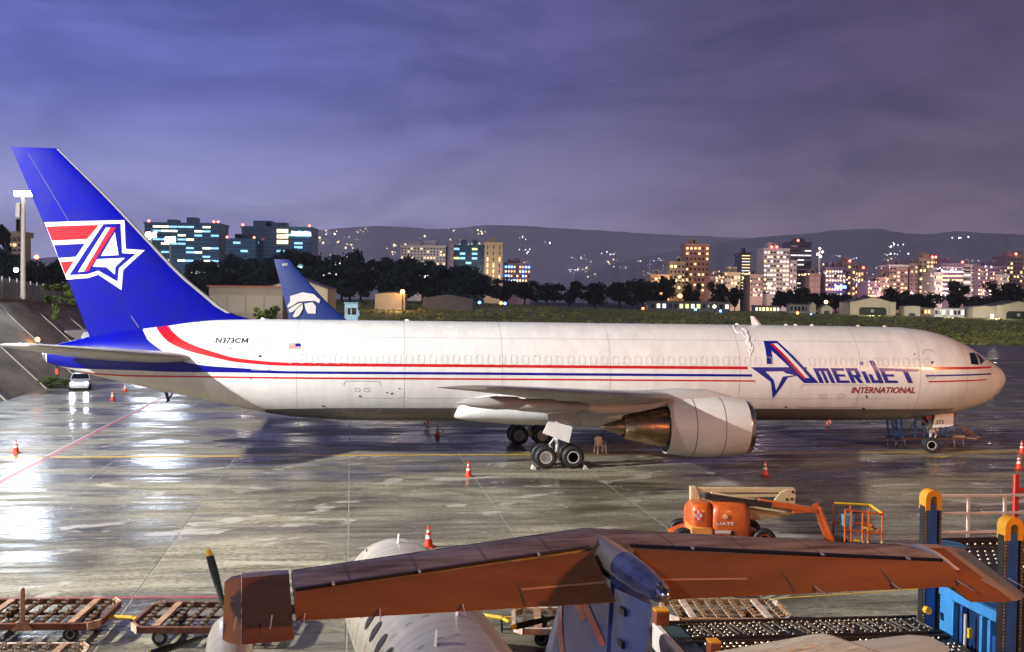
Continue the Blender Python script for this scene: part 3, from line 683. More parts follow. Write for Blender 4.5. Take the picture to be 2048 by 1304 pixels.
for x in [14.6 - .76 * i for i in range(12)]:
    mb = MB(); k = 14; c = R(58)
    pts = [tpp(x + .15 * math.cos(2 * math.pi * i / k), c + R(9.5) * math.sin(2 * math.pi * i / k), .02) for i in range(k)]
    mb.add(pts, [tuple(range(k))]); mb.build('cabin_window', mat('cabin_glass', (.012, .012, .014), .35), TP)
for a, b in ((16.9, 16.35), (16.2, 15.7)):
    for sg in (1, -1):
        mb = MB(); mb.add([tpp(a - .25, sg * R(34), .01), tpp(b, sg * R(34), .01), tpp(b + .05, sg * R(68), .01), tpp(a + .1, sg * R(62), .01)], [(0, 1, 2, 3)]); mb.build('cockpit_window', M_GLASSD, TP)
for sg in (-1, 1):
    mb = MB(); mb.add([tpp(17.15, sg * R(4), .01), tpp(16.92, sg * R(5), .012), tpp(16.9, sg * R(28), .012), tpp(17.0, sg * R(38), .01)], [(0, 1, 2, 3)]); mb.build('cockpit_window', M_GLASSD, TP)
for x, th, h_, dx in ((9.6, -8, .42, -.1), (12.2, 34, .5, -.28), (15.4, 2, .22, -.1), (8.2, 20, .3, -.12)):       # blade and rod antennas
    p = tpp(x, R(th)); mb = MB()
    mb.loft([[p + Vector((c_ * .11 * (1 - .45 * t) + dx * t, d_ * .018, -.02 + h_ * t)) for c_, d_ in ((1, 0), (.2, 1), (-1, 0), (.2, -1))] for t in (0, 1)]); mb.build('antenna', M_WICK, TP)
# tailplane
TZ = 6.2
def zline(y): return TZ
def LEx(y): return 2.0 - (2.0 - .9) * abs(y) / 3.0
def HGx(y): return 1.12 - (1.12 - .2) * abs(y) / 2.95
def th_(y): return .15 - .085 * abs(y) / 3.4
DRO = R(13)
def TEx(y): return .25 - .49 * min(abs(y), 3.3) / 3.2
def fixring(y):
    a, b, t = LEx(y), HGx(y), th_(y); pts = []
    prof = [(0, 0), (.03, .42), (.1, .7), (.25, .93), (.5, 1), (.8, .93), (1, .80)]
    for s_, h_ in prof: pts.append(Vector((a + (b - a) * s_, y, TZ + t * h_)))
    for s_, h_ in reversed(prof[1:]): pts.append(Vector((a + (b - a) * s_, y, TZ - t * h_)))
    return pts
def elring(y, x0=None, drop=DRO):
    a = HGx(y) - .02 if x0 is None else x0; t = th_(y) * .78; pts = []
    c = (a - TEx(y)) / math.cos(drop)
    prof = [(0, 0), (.02, .6), (.06, .95), (.14, 1), (.4, .72), (.7, .38), (1, .04)]
    def P(s_, h_):
        dx = c * s_; return Vector((a - dx * math.cos(drop) - h_ * t * math.sin(drop), y, TZ + h_ * t * math.cos(drop) - dx * math.sin(drop)))
    for s_, h_ in prof: pts.append(P(s_, h_))
    for s_, h_ in reversed(prof[1:]): pts.append(P(s_, -h_))
    return pts
M_STRIP = mat('tab_orange_strip', (.60, .30, .16), .4)
for sg in (1, -1):
    mb = MB(); ys = [.02, .5, 1.2, 2.0, 2.6, 2.96]; mb.loft([fixring(sg * y) for y in ys]); st_ = mb.build('tailplane', M_TPW, TP, 40)
    mb = MB(); mb.loft([[fixring(sg * y)[i] + Vector((.006, 0, .004 if i < 3 else -.004)) for i in (10, 11, 12, 0, 1, 2)] for y in ys], False, False, False); mb.build('deice_boot', M_RUB, st_, 60)
    for yy in (.6, 1.25, 1.9, 2.5):
        r0 = fixring(sg * yy); r1 = fixring(sg * (yy + .008)); mb = MB(); mb.loft([[q + Vector((0, 0, .003)) for q in r_[2:7]] for r_ in (r0, r1)], False, False, False); mb.build('panel_seam', M_DARKSEAM, st_)
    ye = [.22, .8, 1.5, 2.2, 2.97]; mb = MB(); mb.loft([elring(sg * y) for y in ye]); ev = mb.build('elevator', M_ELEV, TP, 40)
    # balance horn at the tip with a pale rounded leading edge
    mb = MB(); hr = []
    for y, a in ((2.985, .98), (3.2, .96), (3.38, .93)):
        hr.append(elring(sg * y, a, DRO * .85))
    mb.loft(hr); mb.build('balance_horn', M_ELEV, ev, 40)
    mb = MB(); mb.loft([[q + Vector((.012, 0, .006)) for q in (elring(sg * y, a, DRO * .85)[i] for i in (10, 11, 0, 1, 2, 3))] for y, a in ((2.99, .985), (3.2, .965), (3.38, .935))], False, False, False); mb.build('horn_edge', M_TPF, ev, 60)
    mb = MB(); mb.loft([elring(sg * 3.385, .93, DRO * .85), elring(sg * 3.46, .88, DRO * .85), elring(sg * 3.52, .70, DRO * .85)]); mb.build('tip_cap', mat('tip_tan_paint', (.46, .34, .22), .4, var=.2), ev, 60)
    mb = MB(); mb.loft([[Vector((HGx(y) + dx, sg * y, TZ + th_(y) * .8 + dz_)) for dx, dz_ in ((.012, -.02), (.012, .008), (-.022, .008), (-.022, -.02))] for y in (.2, 1.2, 2.2, 2.96)]); mb.build('hinge_gap', M_RUB, ev)
    def etop(y, s_): 
        r_ = elring(sg * y); a = r_[1:7]; k = min(int(s_ * 5), 4); prof = [.02, .06, .14, .4, .7, 1]
        for i in range(5):
            if prof[i] <= s_ <= prof[i + 1]: t = (s_ - prof[i]) / (prof[i + 1] - prof[i]); return a[i].lerp(a[i + 1], t) + Vector((0, 0, .008))
        return a[-1] + Vector((0, 0, .008))
    y0, y1 = (.24, 1.05)
    mb = MB(); mb.add([etop(y0, .66), etop(y1, .66), etop(y1, .70), etop(y0, .70)], [(0, 1, 2, 3)]); mb.build('trim_tab_edge', M_STRIP, ev)
    for yy in ((1.4, 2.3) if sg < 0 else (1.05,)):
        mb = MB(); mb.add([etop(yy, .06), etop(yy + .012, .06), etop(yy + .012, .995), etop(yy, .995)], [(0, 1, 2, 3)]); mb.build('elevator_seam', M_DARKSEAM, ev)
    for yy in (.75, 1.9, 2.65):                         # hinge brackets
        p = Vector((HGx(yy) - .01, sg * yy, TZ + th_(yy) * .8)); mb = MB(); mb.lathe([(-.06, .003), (-.03, .013), (.02, .014), (.045, .003)], p, n=8); mb.build('hinge_fairing', M_WICK, st_)
    for yy in (1.6, 2.3, 2.9, 3.15, 3.42):
        p = etop(min(yy, 2.97), .98); p.y = sg * yy; mb = MB(); mb.cyl(p + Vector((.06, 0, .02)), p + Vector((-.16, sg * .02, -.02)), .006, .003, 5); mb.build('static_wick', M_WICK, ev)
mb = MB(); mb.loft([[Vector((a, -3.02 + d_ * .035, TZ + b)) for a, b in ((.84, .05), (.66, .105), (.36, .085), (.02, .0), (.2, -.02))] for d_ in (-.7, .7)]); mb.build('tip_fence', M_WICK, TP, 30, bevel=.01)
# bullet fairing on top of the fin
bl = empty('bullet_fairing', (0, 0, TZ + .01)); bl.parent = TP
mb = MB(); mb.lathe([(2.06, .01), (2.0, .07), (1.8, .115), (1.4, .135), (.95, .14), (.62, .1405)], n=24); mb.build('fairing_nose', mat('fairing_cream', (.62, .52, .36), .35, var=.2), bl, 60)
mb = MB(); mb.lathe([(.62, .142), (.5, .14), (.1, .125), (-.26, .085), (-.28, .02)], n=24); mb.build('fairing_tail', M_TPB, bl, 60)
mb = MB(); mb.lathe([(2.065, .02), (2.03, .062), (1.93, .098), (1.9, .102)], n=20); mb.build('fairing_tip', M_TPB, bl, 60)
mb = MB(); mb.lathe([(-.26, .04), (-.30, .06), (-.36, .056), (-.40, .024)], n=14); mb.lathe([(-.28, .024), (-.31, .032), (-.35, .01)], (0, .02, .07), n=10); mb.build('tail_lamp', M_METAL, bl, 60)
# fin and rudder
def fin_ring(z, xa, xb, t, blunt=False):
    S2 = [0, .02, .08, .2, .4, .7, 1]
    up_ = [Vector((xa + (xb - xa) * s_, foil(s_ * (.62 if blunt else 1)) * t * 1.0 if blunt else 0, z)) for s_ in S2]
    return up_
def finsec(z): return 2.05 + (6.1 - z) * .78, .62 + (6.1 - z) * .14, -.05 + (6.1 - z) * .22      # LE, hinge, TE
mb = MB(); rings = []
for i in range(9):
    z = 2.9 + 3.2 * i / 8; a, h_, b = finsec(z); tt = .17
    prof = [(0, 0), (.03, .35), (.1, .65), (.25, .92), (.5, 1), (.8, .9), (1, .78)]
    rings.append([Vector((a + (h_ - a) * s_, w * tt, z)) for s_, w in prof] + [Vector((a + (h_ - a) * s_, -w * tt, z)) for s_, w in reversed(prof[1:])])
mb.loft(rings); tf = mb.build('tail_fin', M_TPP, TP, 40)
mb = MB(); rings = []
for i in range(7):
    z = 3.2 + 2.85 * i / 6; a, h_, b = finsec(z); tt = .125
    prof = [(0, 0), (.05, .9), (.15, 1), (.5, .6), (1, .06)]
    rings.append([Vector((h_ - .02 + (b - h_) * s_, w * tt, z)) for s_, w in prof] + [Vector((h_ - .02 + (b - h_) * s_, -w * tt, z)) for s_, w in reversed(prof[1:])])
mb.loft(rings); rd = mb.build('rudder', M_TPP, TP, 40)
for i, z in enumerate((5.85, 5.55, 5.25)):
    a, h_, b = finsec(z); mb = MB(); mb.box(h_ - .34, h_ - .20, .085, .11, z, z + .06); mb.build('rudder_hinge', M_BLACK, rd)
def fpt(s_, z, off=.006):                     # left face of the fin, s 0 (front) .. 1 (hinge)
    a, h_, b = finsec(z); prof = [(0, 0), (.03, .35), (.1, .65), (.25, .92), (.5, 1), (.8, .9), (1, .78)]
    for i in range(6):
        if prof[i][0] <= s_ <= prof[i + 1][0]:
            t = (s_ - prof[i][0]) / (prof[i + 1][0] - prof[i][0]); w = prof[i][1] * (1 - t) + prof[i + 1][1] * t; break
    return Vector((a + (h_ - a) * s_, w * .17 + off, z))
def swoosh(pts, w0, w1):
    vs = []; k = len(pts)
    for i, (s_, z) in enumerate(pts):
        t = i / (k - 1); w = (w0 + (w1 - w0) * t)
        a = pts[max(i - 1, 0)]; b = pts[min(i + 1, k - 1)]; dx, dz = (b[0] - a[0]), (b[1] - a[1]); q = math.hypot(dx, dz) or 1
        for sd in (-1, 1): vs.append(fpt(max(.01, min(.99, s_ - sd * w * dz / q)), z + sd * w * dx / q, .008))
    mb = MB(); mb.add(vs, [(2 * i, 2 * i + 1, 2 * i + 3, 2 * i + 2) for i in range(k - 1)]); return mb
M_SWR = mat('swoosh_red_paint', (.80, .07, .04), .3, coat=.4)
def bez(p0, p1, p2, k=12): return [((1 - t)**2 * p0[0] + 2 * t * (1 - t) * p1[0] + t * t * p2[0], (1 - t)**2 * p0[1] + 2 * t * (1 - t) * p1[1] + t * t * p2[1]) for t in (i / k for i in range(k + 1))]
swoosh(bez((.16, 5.80), (.16, 5.45), (.42, 5.0)), .035, .05).build('swoosh', M_SWR, tf)
swoosh(bez((.27, 5.50), (.36, 5.82), (.66, 5.54)), .03, .05).build('swoosh', M_SWR, tf)
swoosh(bez((.36, 5.84), (.62, 5.74), (.97, 5.46)), .075, .04).build('swoosh', M_SWR, tf)
# wings, nacelles, propellers, gear
for sg in (1, -1):
    wst = [(.8, 11.9, 2.9, 1.15, .17, 0), (1.3, 11.9, 2.8, 1.2, .16, 0), (3.6, 11.6, 2.4, 1.42, .15, 0), (9.6, 10.9, 1.3, 2.0, .12, 0), (9.9, 10.7, .8, 2.03, .1, 0)]
    surface('wing', wst, M_TPF, TP, sgn=sg)
    na = empty('nacelle', (13.2, sg * 3.58, 2.2)); na.parent = TP
    mb = MB(); rings = []
    for x, w_, zc, hz in ((-.12, .27, 0, .27), (-.2, .36, -.03, .36), (-.6, .42, -.1, .46), (-1.6, .44, -.2, .56), (-3.2, .42, -.4, .52), (-4.6, .28, -.55, .3), (-5.2, .06, -.6, .08)):
        rings.append([Vector((x, w_ * math.cos(a), zc + hz * math.sin(a))) for a in (2 * math.pi * k / 28 for k in range(28))])
    mb.loft(rings); mb.build('cowl', M_TPF, na, 60)
    mb = MB(); mb.box(-.75, -.55, -.06, .06, .30, .385); mb.build('cowl_vent', M_BLACK, na)
    mb = MB(); mb.lathe([(-.12, .26), (0, .25), (.2, .2), (.36, .1), (.42, .005)], n=24); mb.build('spinner', M_METAL, na, 60)
    for k in range(4):
        a = R(15 + 90 * k) if sg > 0 else R(10 + 90 * k); di = Vector((0, -math.cos(a), math.sin(a))); tn = Vector((0, math.sin(a), math.cos(a)))
        mb = MB(); rings = []
        for t, c_, tw in ((.1, .05, 62), (.3, .07, 52), (.5, .09, 40), (.75, .095, 28), (.92, .08, 22), (.985, .055, 19), (1.0, .025, 18)):
            ca = tn * math.cos(R(tw)) + Vector((1, 0, 0)) * math.sin(R(tw)); nn_ = di.cross(ca)
            rings.append([di * (1.62 * t) + ca * c_ * q + nn_ * w * .016 for q, w in ((-1, 0), (-.4, 1), (.5, .8), (1, 0), (.5, -.8), (-.4, -1))])
        mb.loft(rings[:5]); pb = mb.build('propeller_blade', M_RUB, na, 60)
        mb = MB(); mb.loft([[q * 1.0 for q in r_] for r_ in rings[4:]]); mb.build('blade_tip', mat('blade_tip_yellow', (.62, .42, .04), .45), pb, 60)
    lg = empty('main_gear', (11.4, sg * 3.3, 0)); lg.parent = TP
    TPt = wheel_mesh(.33, .22, M_STEEL)
    for dy in (-.2, .2): add_wheel(lg, (0, dy, .33), TPt[0], TPt[1], flip=dy > 0)
    mb = MB(); mb.cyl((0, -.2, .33), (0, .2, .33), .05); mb.cyl((0, 0, .33), (0, 0, 1.4), .07); mb.build('oleo_strut', M_STEEL, lg)
lg = empty('nose_gear', (17.0, 0, 0)); lg.parent = TP
for dy in (-.14, .14): add_wheel(lg, (0, dy, .25), *wheel_mesh(.25, .16, M_STEEL), flip=dy > 0)
mb = MB(); mb.cyl((0, -.14, .25), (0, .14, .25), .04); mb.cyl((0, 0, .25), (0, 0, 1.1), .06); mb.build('oleo_strut', M_STEEL, lg)

# ------------------------------------------------------------ orange boom lift
M_OR = mat('lift_orange_paint', (.62, .115, .012), .36, col2=(.40, .075, .018), scale=2.2, rvar=.08, coat=.3)
M_CR = mat('lift_cream_paint', (.62, .47, .25), .45, var=.22, scale=3)
M_YE = mat('safety_yellow_paint', (.70, .44, .02), .42, var=.18, scale=4)
M_DK = mat('dark_machinery', (.016, .016, .018), .45, var=.4, scale=6)
M_WH = mat('white_enamel', (.72, .71, .68), .4, var=.15, scale=4)
BL = empty('boom_lift', (7.35, 39.6, 0), R(2)); tag(BL, 'orange articulated boom lift with folded cream arms and a railed basket', 'boom lift')
def bz(v): return H - (v - 607.5) / F * 39.6
def bx_(u): return (u - 1024) / F * 39.6 - 7.35
mb = MB(); mb.prism([(-1.55, .30), (1.55, .30), (1.7, .45), (1.2, .72), (-1.2, .72), (-1.7, .5)], -.55, .55); mb.build('chassis', M_OR, BL, bevel=.04)
TW = wheel_mesh(.42, .30, M_OR)
for dx, dy in ((-1.35, -.85), (1.45, -.85), (-1.15, .85), (1.35, .85)): add_wheel(BL, (dx, dy, .42), *TW, flip=dy > 0)
for sg in (-1, 1):
    mb = MB(); mb.cyl((sg * 1.38, -.75, .42), (sg * 1.38, .75, .42), .09); mb.build('axle', M_DK, BL)
mb = MB(); mb.cyl((-.05, 0, .7), (-.05, 0, .82), .5, n=24); mb.build('slew_ring', M_DK, BL)
def hood(x0, x1, y0, y1, z0, z1, name, mt_, taper=.12):
    mb = MB(); rings = []
    for t, k in ((0, .94), (.12, 1), (.5, 1), (.8, .97), (.95, .88), (1, .78)):
        cx, cy = (x0 + x1) / 2, (y0 + y1) / 2; w, d = (x1 - x0) / 2 * k, (y1 - y0) / 2 * k; r = .22; pts = []
        for sx_, sy_, a0 in ((1, 1, 0), (-1, 1, 90), (-1, -1, 180), (1, -1, 270)):
            for i in range(5): a = R(a0 + 22.5 * i); pts.append(Vector((cx + sx_ * (w - r) + r * math.cos(a), cy + sy_ * (d - r) + r * math.sin(a), z0 + (z1 - z0) * t)))
        rings.append(pts)
    mb.loft(rings); return mb.build(name, mt_, BL, 40)
h1 = hood(bx_(1379), bx_(1422), -.95, .3, .52, 1.66, 'engine_hood', M_OR); h2 = hood(bx_(1419), bx_(1497), -1.0, .2, .50, 1.66, 'engine_hood', M_OR)
hood(bx_(1381), bx_(1497), .3, .95, .52, 1.5, 'tank_hood', M_OR)
mb = MB(); mb.prism([(bx_(1377), .50), (bx_(1421), .44), (bx_(1421), .86), (bx_(1377), .92)], -1.02, .1); mb.build('counterweight', mat('lift_pale_orange', (.70, .26, .06), .45, var=.15), BL, bevel=.05)
yb = -1.012
mb = MB()
for i in range(3):
    for j in range(3):
        if (i + j) % 2 == 0: mb.box(-1.0 + i * .085, -1.0 + i * .085 + .084, -.962, -.956, 1.12 + j * .11, 1.229 + j * .11)
mb.build('checker_red', M_SWR, h1)
mb = MB()
for i in range(3):
    for j in range(3):
        if (i + j) % 2 == 1: mb.box(-1.0 + i * .085, -1.0 + i * .085 + .084, -.962, -.956, 1.12 + j * .11, 1.229 + j * .11)
mb.build('checker_white', M_WH, h1)
mb = MB(); vs, fs = text_polys('L/ATE', bold=.02); mb.add([(bx_(1427) + a * .62, yb, .97 + b * .10) for a, b in vs], fs); mb.build('lettering', M_WH, h2)
mb = MB(); mb.box(bx_(1425), bx_(1456), yb - .003, yb + .004, .68, .78); mb.build('label_plate', mat('label_silver', (.55, .52, .48), .4), h2)
mb = MB(); mb.cyl((bx_(1445), -.99, 1.26), (bx_(1445), -1.02, 1.26), .085, n=18); mb.build('badge', mat('badge_pale', (.75, .42, .2), .5), h2)
mb = MB(); mb.box(bx_(1456), bx_(1463), yb - .004, yb + .02, .50, .76); mb.build('vent', M_BLACK, h2)
def beam(name, u0, v0, u1, v1, w, h_, y, mt_, par=BL, bev=.015):
    mb = MB(); mb.bar((bx_(u0), y, bz(v0)), (bx_(u1), y, bz(v1)), w, h_); return mb.build(name, mt_, par, bevel=bev)
beam('upper_arm', 1392, 985, 1600, 984, .22, .17, .25, M_CR)
beam('upper_arm', 1396, 999, 1585, 994, .20, .11, .25, M_CR)
mb = MB(); mb.prism([(bx_(1388), bz(978)), (bx_(1400), bz(978)), (bx_(1409), bz(1003)), (bx_(1392), bz(1012)), (bx_(1388), bz(1005))], .1, .4); mb.build('knuckle', M_CR, BL, bevel=.02)
mb = MB(); mb.prism([(bx_(1570), bz(988)), (bx_(1583), bz(981)), (bx_(1602), bz(982)), (bx_(1602), bz(1012)), (bx_(1577), bz(1010)), (bx_(1558), bz(1004))], .12, .38); kn = mb.build('knuckle', M_CR, BL, bevel=.02)
for u, v in ((1584, 1002), (1594, 1001), (1596, 987)):
    mb = MB(); mb.cyl((bx_(u), .11, bz(v)), (bx_(u), .14, bz(v)), .05, n=12); mb.build('pivot_pin', M_DK, kn)
mb = MB(); mb.prism([(bx_(1492), bz(1014)), (bx_(1595), bz(1014)), (bx_(1598), bz(1028)), (bx_(1585), bz(1034)), (bx_(1515), bz(1044)), (bx_(1495), bz(1034))], .0, .3); mb.build('lower_arm', M_CR, BL, bevel=.02)
beam('main_boom', 1412, 992, 1545, 1010, .24, .22, -.25, M_DK)
beam('boom_cover', 1425, 986, 1512, 1000, .18, .06, -.25, M_CR)
beam('telescope_boom', 1520, 1003, 1638, 1020, .2, .20, -.25, M_OR)
beam('boom_cylinder', 1500, 1012, 1572, 1022, .09, .07, -.40, M_CR)
beam('jib_stub', 1588, 1022, 1640, 1018, .18, .16, -.25, M_OR)
beam('jib', 1634, 1006, 1668, 1088, .16, .22, -.25, M_OR)
beam('jib', 1642, 1012, 1674, 1086, .10, .10, -.36, M_CR if False else M_OR)
mb = MB(); mb.tube([(bx_(1622), -.25, bz(1020)), (bx_(1626), -.3, bz(1010)), (bx_(1634), -.3, bz(1003)), (bx_(1641), -.25, bz(1008))], .02); mb.build('hose', M_DK, BL)
mb = MB(); mb.box(bx_(1668), bx_(1700), -.4, .2, bz(1098), bz(1075)); mb.build('basket_rotator', M_DK, BL, bevel=.03)
mb = MB(); mb.cyl((bx_(1668), -.42, bz(1096)), (bx_(1682), -.42, bz(1100)), .03); mb.build('levelling_pin', M_WH, BL)
bk = empty('basket', (bx_(1676), -.1, bz(1101))); bk.parent = BL
BW, BD, BH = bx_(1762) - bx_(1676), 1.0, 1.50; y0, y1 = -.62, .62
mb = MB(); mb.box(0.3, BW, y0, y1, .02, .16); mb.build('basket_floor', M_OR, bk, bevel=.02)
mb = MB(); mb.box(.3, BW, y0 - .012, y0 - .004, .02, .26); mb.build('toe_board', M_OR, bk)
for (xa, ya) in ((.02, y0), (.42, y0), (.82, y0), (1.02, y0), (BW, y0), (.1, y1), (.8, y1), (BW, y1)):
    mb = MB(); mb.cyl((xa if xa > .3 else .2, ya, .08), (xa if xa > .3 else .2, ya, BH), .034, n=8); mb.build('rail_post', M_OR, bk)
for zz, mt_ in ((BH, M_YE), (.80, M_OR)):
    mb = MB(); mb.tube([(.2, y0, zz + .05), (.9, y0, zz - .04), (BW, y0, zz - .1 if zz > 1 else zz - .08)], .036); mb.build('rail', M_OR, bk)
    mb = MB(); mb.tube([(.2, y1, zz + .05), (BW, y1, zz)], .042); mb.build('rail', mt_, bk)
    mb = MB(); mb.tube([(BW, y0, zz - .08), (BW, y1, zz)], .042); mb.build('rail', mt_, bk)
mb = MB(); mb.box(.22, .62, -.35, .1, .9, 1.3); mb.build('control_box', mat('control_teal', (.10, .24, .28), .4), bk, bevel=.02)
for xa in (.84, 1.02, BW):
    mb = MB(); mb.cyl((xa, y0 - .02, .14), (xa, y0 - .02, .44), .045, n=10); mb.build('padding', M_CR, bk)
for p0, p1 in (((.5, y0, .5), (.72, y0, .44)), ((1.3, y1, .66), (1.62, y1, .60))):
    mb = MB(); mb.cyl(p0, p1, .05, n=10); mb.build('padding', M_YE, bk)

# ------------------------------------------------------------ blue cargo loader
M_LB = mat('loader_blue_paint', (.012, .11, .46), .34, col2=(.02, .045, .13), scale=2.5, rvar=.1, coat=.25)
M_LLB = mat('loader_light_blue_paint', (.05, .26, .60), .4, var=.25, scale=3)
M_RAIL = mat('rail_grey_paint', (.62, .58, .54), .45, var=.2)
M_BALL = mat('roller_steel', (.34, .30, .23), .4, .5, col2=(.10, .085, .06), scale=9)
M_CAP = mat('cap_yellow', (.66, .30, .010), .5, var=.15)
LD = empty('cargo_loader', (9.3, 24.8, 0), .13); tag(LD, 'blue cargo loader with yellow-capped posts and black roller deck', 'cargo loader')
for py in (0, -3.1):
    mb = MB(); mb.box(-.12, .12, py - .14, py + .14, 0, 4.25); ps = mb.build('post', M_LB, LD, bevel=.02)
    for sx_ in (-.17, .17):
        mb = MB(); mb.box(sx_ - .035, sx_ + .035, py - .15, py + .05, 0, 4.22); mb.build('chain_guide', M_DK, ps)
        mb = MB()
        for i in range(60): mb.box(sx_ - .02, sx_ + .02, py - .175, py - .152, .3 + i * .065, .34 + i * .065)
        tag(mb.build('chain', M_BALL, ps), kind='stuff')
    mb = MB(); ro, ri = .195, .07
    out = [(-ro, 4.12), *[(ro * math.cos(a), 4.38 + ro * math.sin(a)) for a in (math.pi - math.pi * i / 12 for i in range(13))], (ro, 4.12), (ri, 4.12), *[(ri * math.cos(a), 4.36 + ri * math.sin(a)) for a in (math.pi * i / 6 for i in range(7))], (-ri, 4.12)]
    k = len(out); h_ = 15
    mb.prism(out, py - .18, py + .12, 'xz'); mb.build('post_cap', M_CAP, LD, 30, bevel=.012)
# lower roller deck
dz = 1.66
mb = MB(); mb.box(-6.1, -.2, -2.85, .1, dz - .28, dz); mb.build('lower_deck', M_DK, LD, bevel=.02)
mb = MB(); mb.box(-6.22, -6.08, -2.9, .14, dz - .5, dz + .05); mb.build('deck_end', M_RAIL, LD, bevel=.03)
mb = MB(); mb.box(-6.05, -5.7, -2.85, .05, dz + .002, dz + .04); mb.build('end_plate', mat('deck_green', (.03, .07, .055), .35, var=.4), LD)
for y_ in (.12, -1.05, -1.32, -2.88):
    mb = MB(); mb.box(-6.0, -.2, y_ - .03, y_ + .03, dz + .003, dz + .07); mb.build('deck_rail', M_DK, LD)
mb = MB()
for r_ in range(5):
    for i in range(50):
        x = -5.6 + i * .108; y_ = -.05 - r_ * .21 + (.05 if i % 2 else 0)
        if random.random() < .8: mb.lathe([(-.03, .005), (-.02, .026), (0, .036), (.02, .026), (.032, .005)], (x, y_, dz + .035), 'z', 6)
for r_ in range(7):
    for i in range(40):
        x = -5.5 + i * .132; y_ = -1.42 - r_ * .2
        if random.random() < .75: mb.lathe([(-.03, .005), (-.02, .03), (0, .04), (.02, .03), (.032, .005)], (x, y_, dz + .035), 'z', 6)
tag(mb.build('caster_ball', M_BALL, LD), kind='stuff')
for i in range(22):
    x = -5.5 + i * .24 + (.1 if i % 3 == 0 else 0); mb = MB(); mb.bar((x, -.15, dz + .05), (x + .06, -.85, dz + .05), .045, .02); mb.build('roller_strip', M_BALL, LD)
for (x, y_, s_) in ((-6.05, .05, .30), (-5.5, -1.9, .22)):
    mb = MB(); mb.box(x - s_ / 2, x + s_ / 2, y_ - .15, y_ + .15, dz - .1, dz + .32 * s_ / .3); sp_ = mb.build('stop_block', mat('stop_brown', (.20, .05, .02), .5, var=.3), LD, bevel=.02)
    mb = MB(); mb.box(x - s_ / 2, x + s_ / 2, y_ - .15, y_ + .15, dz + .324 * s_ / .3, dz + .36 * s_ / .3); mb.build('block_top', M_CAP, sp_)
for x in (-5.4, -3.2, -1.0):
    for y_ in (-2.4, -.3):
        mb = MB(); mb.box(x - .09, x + .09, y_ - .09, y_ + .09, 0.0, dz - .29); mb.build('deck_leg', M_LB, LD)
for x in (-4.4, -.9):
    for y_ in (-2.3, -.4):
        add_wheel(LD, (x, y_, .4), *wheel_mesh(.4, .3, M_STEEL), flip=y_ > -1)
# blue body between and behind the posts
def lpan(name, y0, y1, z0, z1, mt_, x0=.16, x1=.24): 
    mb = MB(); mb.box(x0, x1, y0, y1, z0, z1); return mb.build(name, mt_, LD, bevel=.012)
lpan('side_panel', -2.9, -.2, .25, 1.25, M_LB); lpan('top_beam', -2.9, -.2, 2.30, 2.52, M_LLB, .14, .26)
lpan('side_panel', -.75, -.2, 1.26, 2.29, M_LLB, .17, .23)
for y_ in (-.82, -1.18, -1.95, -2.25, -2.85): lpan('frame_upright', y_ - .05, y_ + .05, .3, 2.29, M_LLB if y_ != -1.18 else M_LB, .12, .25)
lpan('mid_rail', -2.2, -.9, 1.3, 1.42, M_LLB, .13, .2); lpan('door_panel', -2.80, -2.3, .3, 2.0, M_LB, .17, .2); lpan('lower_rail', -2.9, -.2, .8, .93, M_LLB, .13, .155)
mb = MB(); mb.box(.27, 4.8, -2.95, .15, .35, 2.9); mb.build('engine_body', mat('loader_body_dark', (.006, .03, .10), .4, var=.4), LD, bevel=.03)
mb = MB(); mb.cyl((.05, -1.5, .9), (.05, -1.5, 2.2), .035); mb.build('hand_grip', M_RAIL, LD)
mb = MB(); mb.box(.02, .1, -1.70, -1.62, 1.75, 1.95); mb.build('amber_reflector', M_YE, LD)
# raised platform and its guard rail
pz = 3.25
mb = MB(); mb.box(.2, 5.2, -3.0, .4, pz - .25, pz); mb.build('platform', M_DK, LD, bevel=.02)
mb = MB(); mb.prism([(.18, pz - .3), (1.2, pz - .3), (.9, pz + .05), (.18, pz + .16)], -.12, .42); mb.build('platform_bracket', M_LLB, LD, bevel=.02)
mb = MB(); mb.box(.2, 5.2, .36, .42, pz - .02, pz + .14); mb.build('kick_plate', M_DK, LD)
mb = MB()
for i in range(26):
    for r_ in range(8): mb.lathe([(-.03, .005), (-.02, .03), (0, .04), (.02, .03), (.032, .005)], (.5 + i * .18, .2 - r_ * .36, pz + .035), 'z', 6)
tag(mb.build('caster_ball', M_BALL, LD), kind='stuff')
for x in (.30, 1.18, 2.06, 2.94, 3.82):
    mb = MB(); mb.box(x - .035, x + .035, .44, .50, pz - .1, 4.32); mb.build('rail_post', M_RAIL, LD, bevel=.01)
for z_ in (4.33, 3.93, 3.5):
    mb = MB(); mb.box(.2, 4.8, .445, .495, z_ - .03, z_ + .03); mb.build('guard_rail', M_RAIL, LD, bevel=.01)
mb = MB(); mb.box(2.62, 2.74, 1.0, 1.1, 0, 4.72); mb.box(2.74, 3.9, 1.02, 1.08, 4.3, 4.4); mb.build('red_mast', mat('mast_red', (.5, .02, .02), .45), LD, bevel=.02)
mb = MB(); mb.cyl((-.15, -.35, 1.95), (-.15, -.2, 1.95), .08); mb.build('work_lamp', M_YE, LD)

